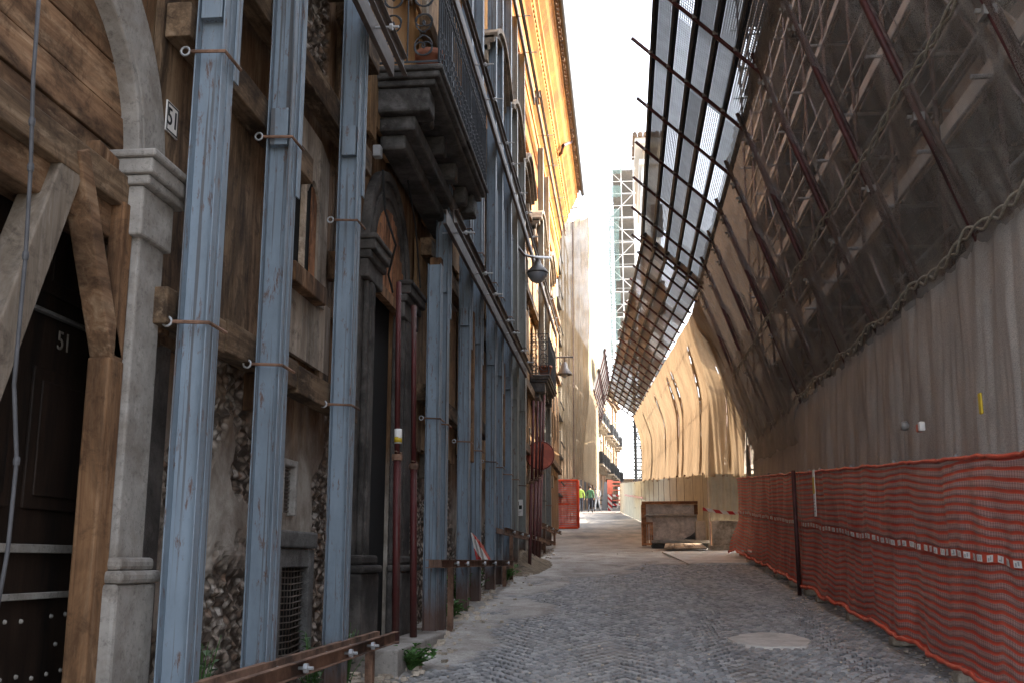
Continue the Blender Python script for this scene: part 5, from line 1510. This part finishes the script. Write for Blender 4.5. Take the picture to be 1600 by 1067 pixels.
# ================================================================ FAR BARRIERS
Y = 73.5
t = thing('striped_barrier', (-.9, Y, G(Y)), 'red and white striped street barrier at the end of the far hoarding', 'barrier')
def bx2(x0, y0_, x1, y1_, Yp, d, mat, name):
    a = onY(x0, y1_, Yp); b = onY(x1, y0_, Yp); m = MB(); m.box((a.x, Yp, a.z), (b.x, Yp + d, b.z)); return m.build(name, M[mat], t)
bx2(949, 749, 957, 771, Y, .06, 'signred', 'red_board'); bx2(950, 771.3, 956, 797, Y - .02, .06, 'tape_v', 'striped_post')
for (a, b, mt) in ((751, 753.5, 'signred'), (757, 759, 'signred'), (772, 775, 'tape_v'), (764, 766, 'signred'), (780, 782, 'signred'), (786, 789.5, 'tape_v')): bx2(957.2, a, 969, b, Y, .05, mt, 'bar')
Y = 73.0
t = thing('sandwich_board', onY(944, 797, Y), 'dark sandwich board leaning beside the striped barrier', 'board')
a = onY(940, 796, Y); b = onY(948, 752, Y)
m = MB(); m.add([(a.x, Y - .3, a.z), (b.x, Y - .3, a.z), (b.x + .02, Y, b.z), (a.x + .22, Y, b.z)], [(0, 1, 2, 3)]); m.build('panel', M['far_shut'], t, thick=.03)
m = MB(); m.add([(a.x, Y + .3, a.z), (b.x, Y + .3, a.z), (b.x + .02, Y, b.z), (a.x + .22, Y, b.z)], [(0, 1, 2, 3)]); m.build('panel', M['far_shut'], t, thick=.03)
t = thing('street_railing', (-1.6, 88, G(88)), 'low dark metal railing across the street behind the workers', 'railing')
m = MB(); gz = G(88)
for z in (.35, .7, 1.05): m.tube([(-3.2, 88, gz + z), (-.3, 88, gz + z)], .03, 6)
for i in range(6): m.tube([(-3.2 + i * .58, 88, gz), (-3.2 + i * .58, 88, gz + 1.05)], .035, 6)
m.box((-2.9, 88.05, gz + .1), (-1.9, 88.1, gz + .9)); m.box((-1.3, 88.05, gz + .1), (-.5, 88.1, gz + .8)); m.build('rails', M['iron'], t)

# ================================================================ WORKERS
def person(x, y, heading, top, legs, label, hair, sc_=1.0, arms=0):
    z0 = G(y)
    me = bpy.data.meshes.new('person'); 
    J = {}; E = []; RR = {}
    def j(n, p, r, par=None):
        J[n] = len(J); RR[n] = (p, r)
        if par: E.append((J[par], J[n]))
    j('pelvis', (0, 0, .95), (.155, .11)); j('waist', (0, 0, 1.1), (.135, .10), 'pelvis'); j('chest', (0, .02, 1.32), (.17, .115), 'waist'); j('neckb', (0, 0, 1.46), (.09, .08), 'chest')
    j('neck', (0, .02, 1.53), (.052, .055), 'neckb'); j('head', (0, .035, 1.63), (.078, .095), 'neck'); j('crown', (0, .03, 1.72), (.065, .08), 'head')
    for s, nm in ((-1, 'l'), (1, 'r')):
        st = .16 * s
        j('hip' + nm, (.09 * s, 0, .9), (.095, .1), 'pelvis'); j('knee' + nm, (.1 * s, .06 + st * .5, .5), (.06, .065), 'hip' + nm); j('ank' + nm, (.1 * s, st * 1.3 - .03, .09), (.042, .045), 'knee' + nm); j('toe' + nm, (.11 * s, st * 1.3 + .14, .04), (.04, .032), 'ank' + nm)
        j('sho' + nm, (.185 * s, 0, 1.41), (.065, .06), 'neckb'); j('elb' + nm, (.26 * s, -.03 - st * .3, 1.13), (.045, .045), 'sho' + nm); j('wri' + nm, (.25 * s, .1 - st * .6, .9 + arms), (.03, .032), 'elb' + nm); j('hand' + nm, (.245 * s, .14 - st * .7, .82 + arms), (.032, .022), 'wri' + nm)
    me.from_pydata([RR[n][0] for n in J], E, [])
    o = bpy.data.objects.new('person', me); scene.collection.objects.link(o)
    sk = o.modifiers.new('skin', 'SKIN'); sv = me.skin_vertices[0].data
    for n, i in J.items(): sv[i].radius = RR[n][1]
    sv[0].use_root = True
    sb = o.modifiers.new('sub', 'SUBSURF'); sb.levels = 2; sb.render_levels = 2
    dg = bpy.context.evaluated_depsgraph_get(); dg.update()
    nm = bpy.data.meshes.new_from_object(o.evaluated_get(dg)); bpy.data.objects.remove(o)
    nm.name = 'person'; nm.materials.clear()
    for k in (top, legs, 'skin', 'shoe'): nm.materials.append(M[k])
    for p in nm.polygons:
        c = p.center; p.use_smooth = True
        if c.z > 1.5: p.material_index = 2
        elif abs(c.x) > .19 and c.z < .92 + arms: p.material_index = 2
        elif c.z < .1: p.material_index = 3
        elif c.z < .96: p.material_index = 1
        else: p.material_index = 0
    o = bpy.data.objects.new('person', nm); scene.collection.objects.link(o); tag(o, label, 'person')
    o.location = (x, y, z0); o.rotation_euler = (0, 0, heading); o.scale = (sc_,) * 3
    m = MB(); m.lathe([(.001, .135), (.05, .125), (.088, .07), (.094, .0), (.08, -.05)], (0, .02, 1.655), 14)
    for i, v in enumerate(m.v):
        if v.y > .06 and v.z < 1.70: m.v[i] = Vector((v.x * .6, .05, max(v.z, 1.69)))
    h = m.build('hair', M[hair], None, smooth=True); h.location = Vector(h.location); 
    h.parent = o
    return o
M['skin'] = plain('skin', (.45, .28, .2), .6, .1, 9)
M['shoe'] = plain('shoe', (.03, .03, .03), .6, .2, 9)
M['hivis'] = plain('yellow_green_top', (.2, .3, .05), .8, .2, 8)
M['green'] = plain('green_jacket', (.045, .12, .06), .8, .3, 8)
M['whitec'] = plain('white_overall', (.6, .62, .63), .8, .12, 8)
M['navy'] = plain('dark_trousers', (.03, .035, .05), .85, .3, 8)
M['hairc'] = plain('dark_hair', (.03, .022, .018), .8, .3, 20)
for (px, py, Yp, hd, tp, lg, lab) in ((907.5, 797, 76, .1, 'hivis', 'navy', 'person in a yellow-green top and dark trousers walking away, nearest the mesh barrier'),
                                      (922.5, 799, 74, -.1, 'green', 'navy', 'person in a green jacket and dark trousers walking away in the middle of the street'),
                                      (934, 794, 80, 2.6, 'whitec', 'whitec', 'person in pale overalls standing to the right of the green jacket')):
    p = onY(px, py, Yp); person(p.x, Yp, hd, tp, lg, lab, 'hairc', 1.04)

# ================================================================ WEEDS AND DEBRIS
def weed(x, y, z, h, r, n, mat, label, leaf=.05, cat='plant'):
    t = thing('weed', (x, y, z), label, cat)
    ms, ml = MB(), MB()
    for k in range(n):
        a = random.uniform(0, 2 * PI); l = random.uniform(.5, 1) * h; rr = r * random.uniform(.3, 1)
        pts = [Vector((x, y, z)), Vector((x + rr * .4 * math.cos(a), y + rr * .4 * math.sin(a), z + l * .6)), Vector((x + rr * math.cos(a), y + rr * math.sin(a), z + l * (.9 + .1 * random.random())))]
        ms.tube(pts, [.005, .004, .002], 4)
        for q in range(7):
            f = random.uniform(.25, 1); p = pts[0].lerp(pts[1], f * 2) if f < .5 else pts[1].lerp(pts[2], f * 2 - 1)
            b = random.uniform(0, 2 * PI); d = Vector((math.cos(b), math.sin(b), random.uniform(-.1, .7))).normalized(); s = leaf * random.uniform(.6, 1.3)
            sd = d.cross(Vector((0, 0, 1))).normalized() * s * .38; up = Vector((0, 0, .2 * s))
            ml.add([p, p + d * s * .5 + sd + up, p + d * s, p + d * s * .5 - sd + up], [(0, 1, 2, 3)])
    ms.build('stems', M['leaf'], t); ml.build('leaves', M[mat], t); return t
p = onX(503, 1000, -2.28); weed(-2.25, 7.75, G(7.8) + .0, .62, .16, 26, 'leaf2', 'grey-green weed growing at the foot of the third steel post')
weed(-2.18, 8.45, G(8.4), .62, .14, 20, 'leaf2', 'pale weed beside the end of the nearest double rail')
weed(-2.15, 13.4, G(13.4), .3, .28, 26, 'leaf', 'bright green weed on the ground beside the short steel post', .09)
weed(-1.92, 9.7, G(9.7), .22, .24, 40, 'leaf', 'tuft of green grass in front of the nearest double rail', .07, 'grass tuft')
weed(-2.25, 5.62, G(5.6) + .1, .78, .14, 30, 'leaf2', 'weed between the first and second steel posts')
weed(-2.3, 14.9, G(14.9), .5, .25, 30, 'leaf', 'green weed under the second low rail', .07)
weed(-2.05, 18.9, G(18.9), .32, .25, 22, 'leaf', 'small weed beside the sand heap', .07)
weed(-2.3, 17.0, G(17), .4, .2, 18, 'leaf', 'small weed below the striped board', .06)
m = MB(); n_ = 26
def heap(u, v):
    x = -2.55 + 1.25 * u; y = 19.6 + 5.5 * v; e = math.exp(-((u - .3) / .35) ** 2 - ((v - .5) / .33) ** 2)
    return (x, y, G(y) - .02 + .36 * e * (1 + .35 * fbm(x * 5, y * 3)) )
m.grid(heap, 30, 50); tag(m.build('sand_heap', M['earth'], None, smooth=True), 'low heap of sandy debris at the left edge of the street beyond the second rail', 'heap')
m = MB()
for k in range(1100):
    y = 8.8 + 20 * random.random() ** 1.6; x = -2.35 + abs(random.gauss(0, .3)); s = random.uniform(.008, .035) * (1 + .8 * (random.random() < .1))
    if random.random() < .12: x = random.uniform(-1.4, 2.6); s *= .5
    if random.random() < .2: x = 2.8 - abs(random.gauss(0, .2)); s *= .4
    c = Vector((x, y, G(y) + s * .35 + .01)); vs = [c + Vector((random.uniform(.6, 1.1) * s * a, random.uniform(.6, 1.1) * s * b, random.uniform(.3, .7) * s * d)) for a in (-1, 1) for b in (-1, 1) for d in (-1, 1)]
    m.add(vs, [(0, 1, 3, 2), (4, 6, 7, 5), (0, 4, 5, 1), (2, 3, 7, 6), (0, 2, 6, 4), (1, 5, 7, 3)])
o = m.build('rubble', M['base'], None); tag(o, 'small stones and plaster crumbs scattered along the left edge', kind='stuff')
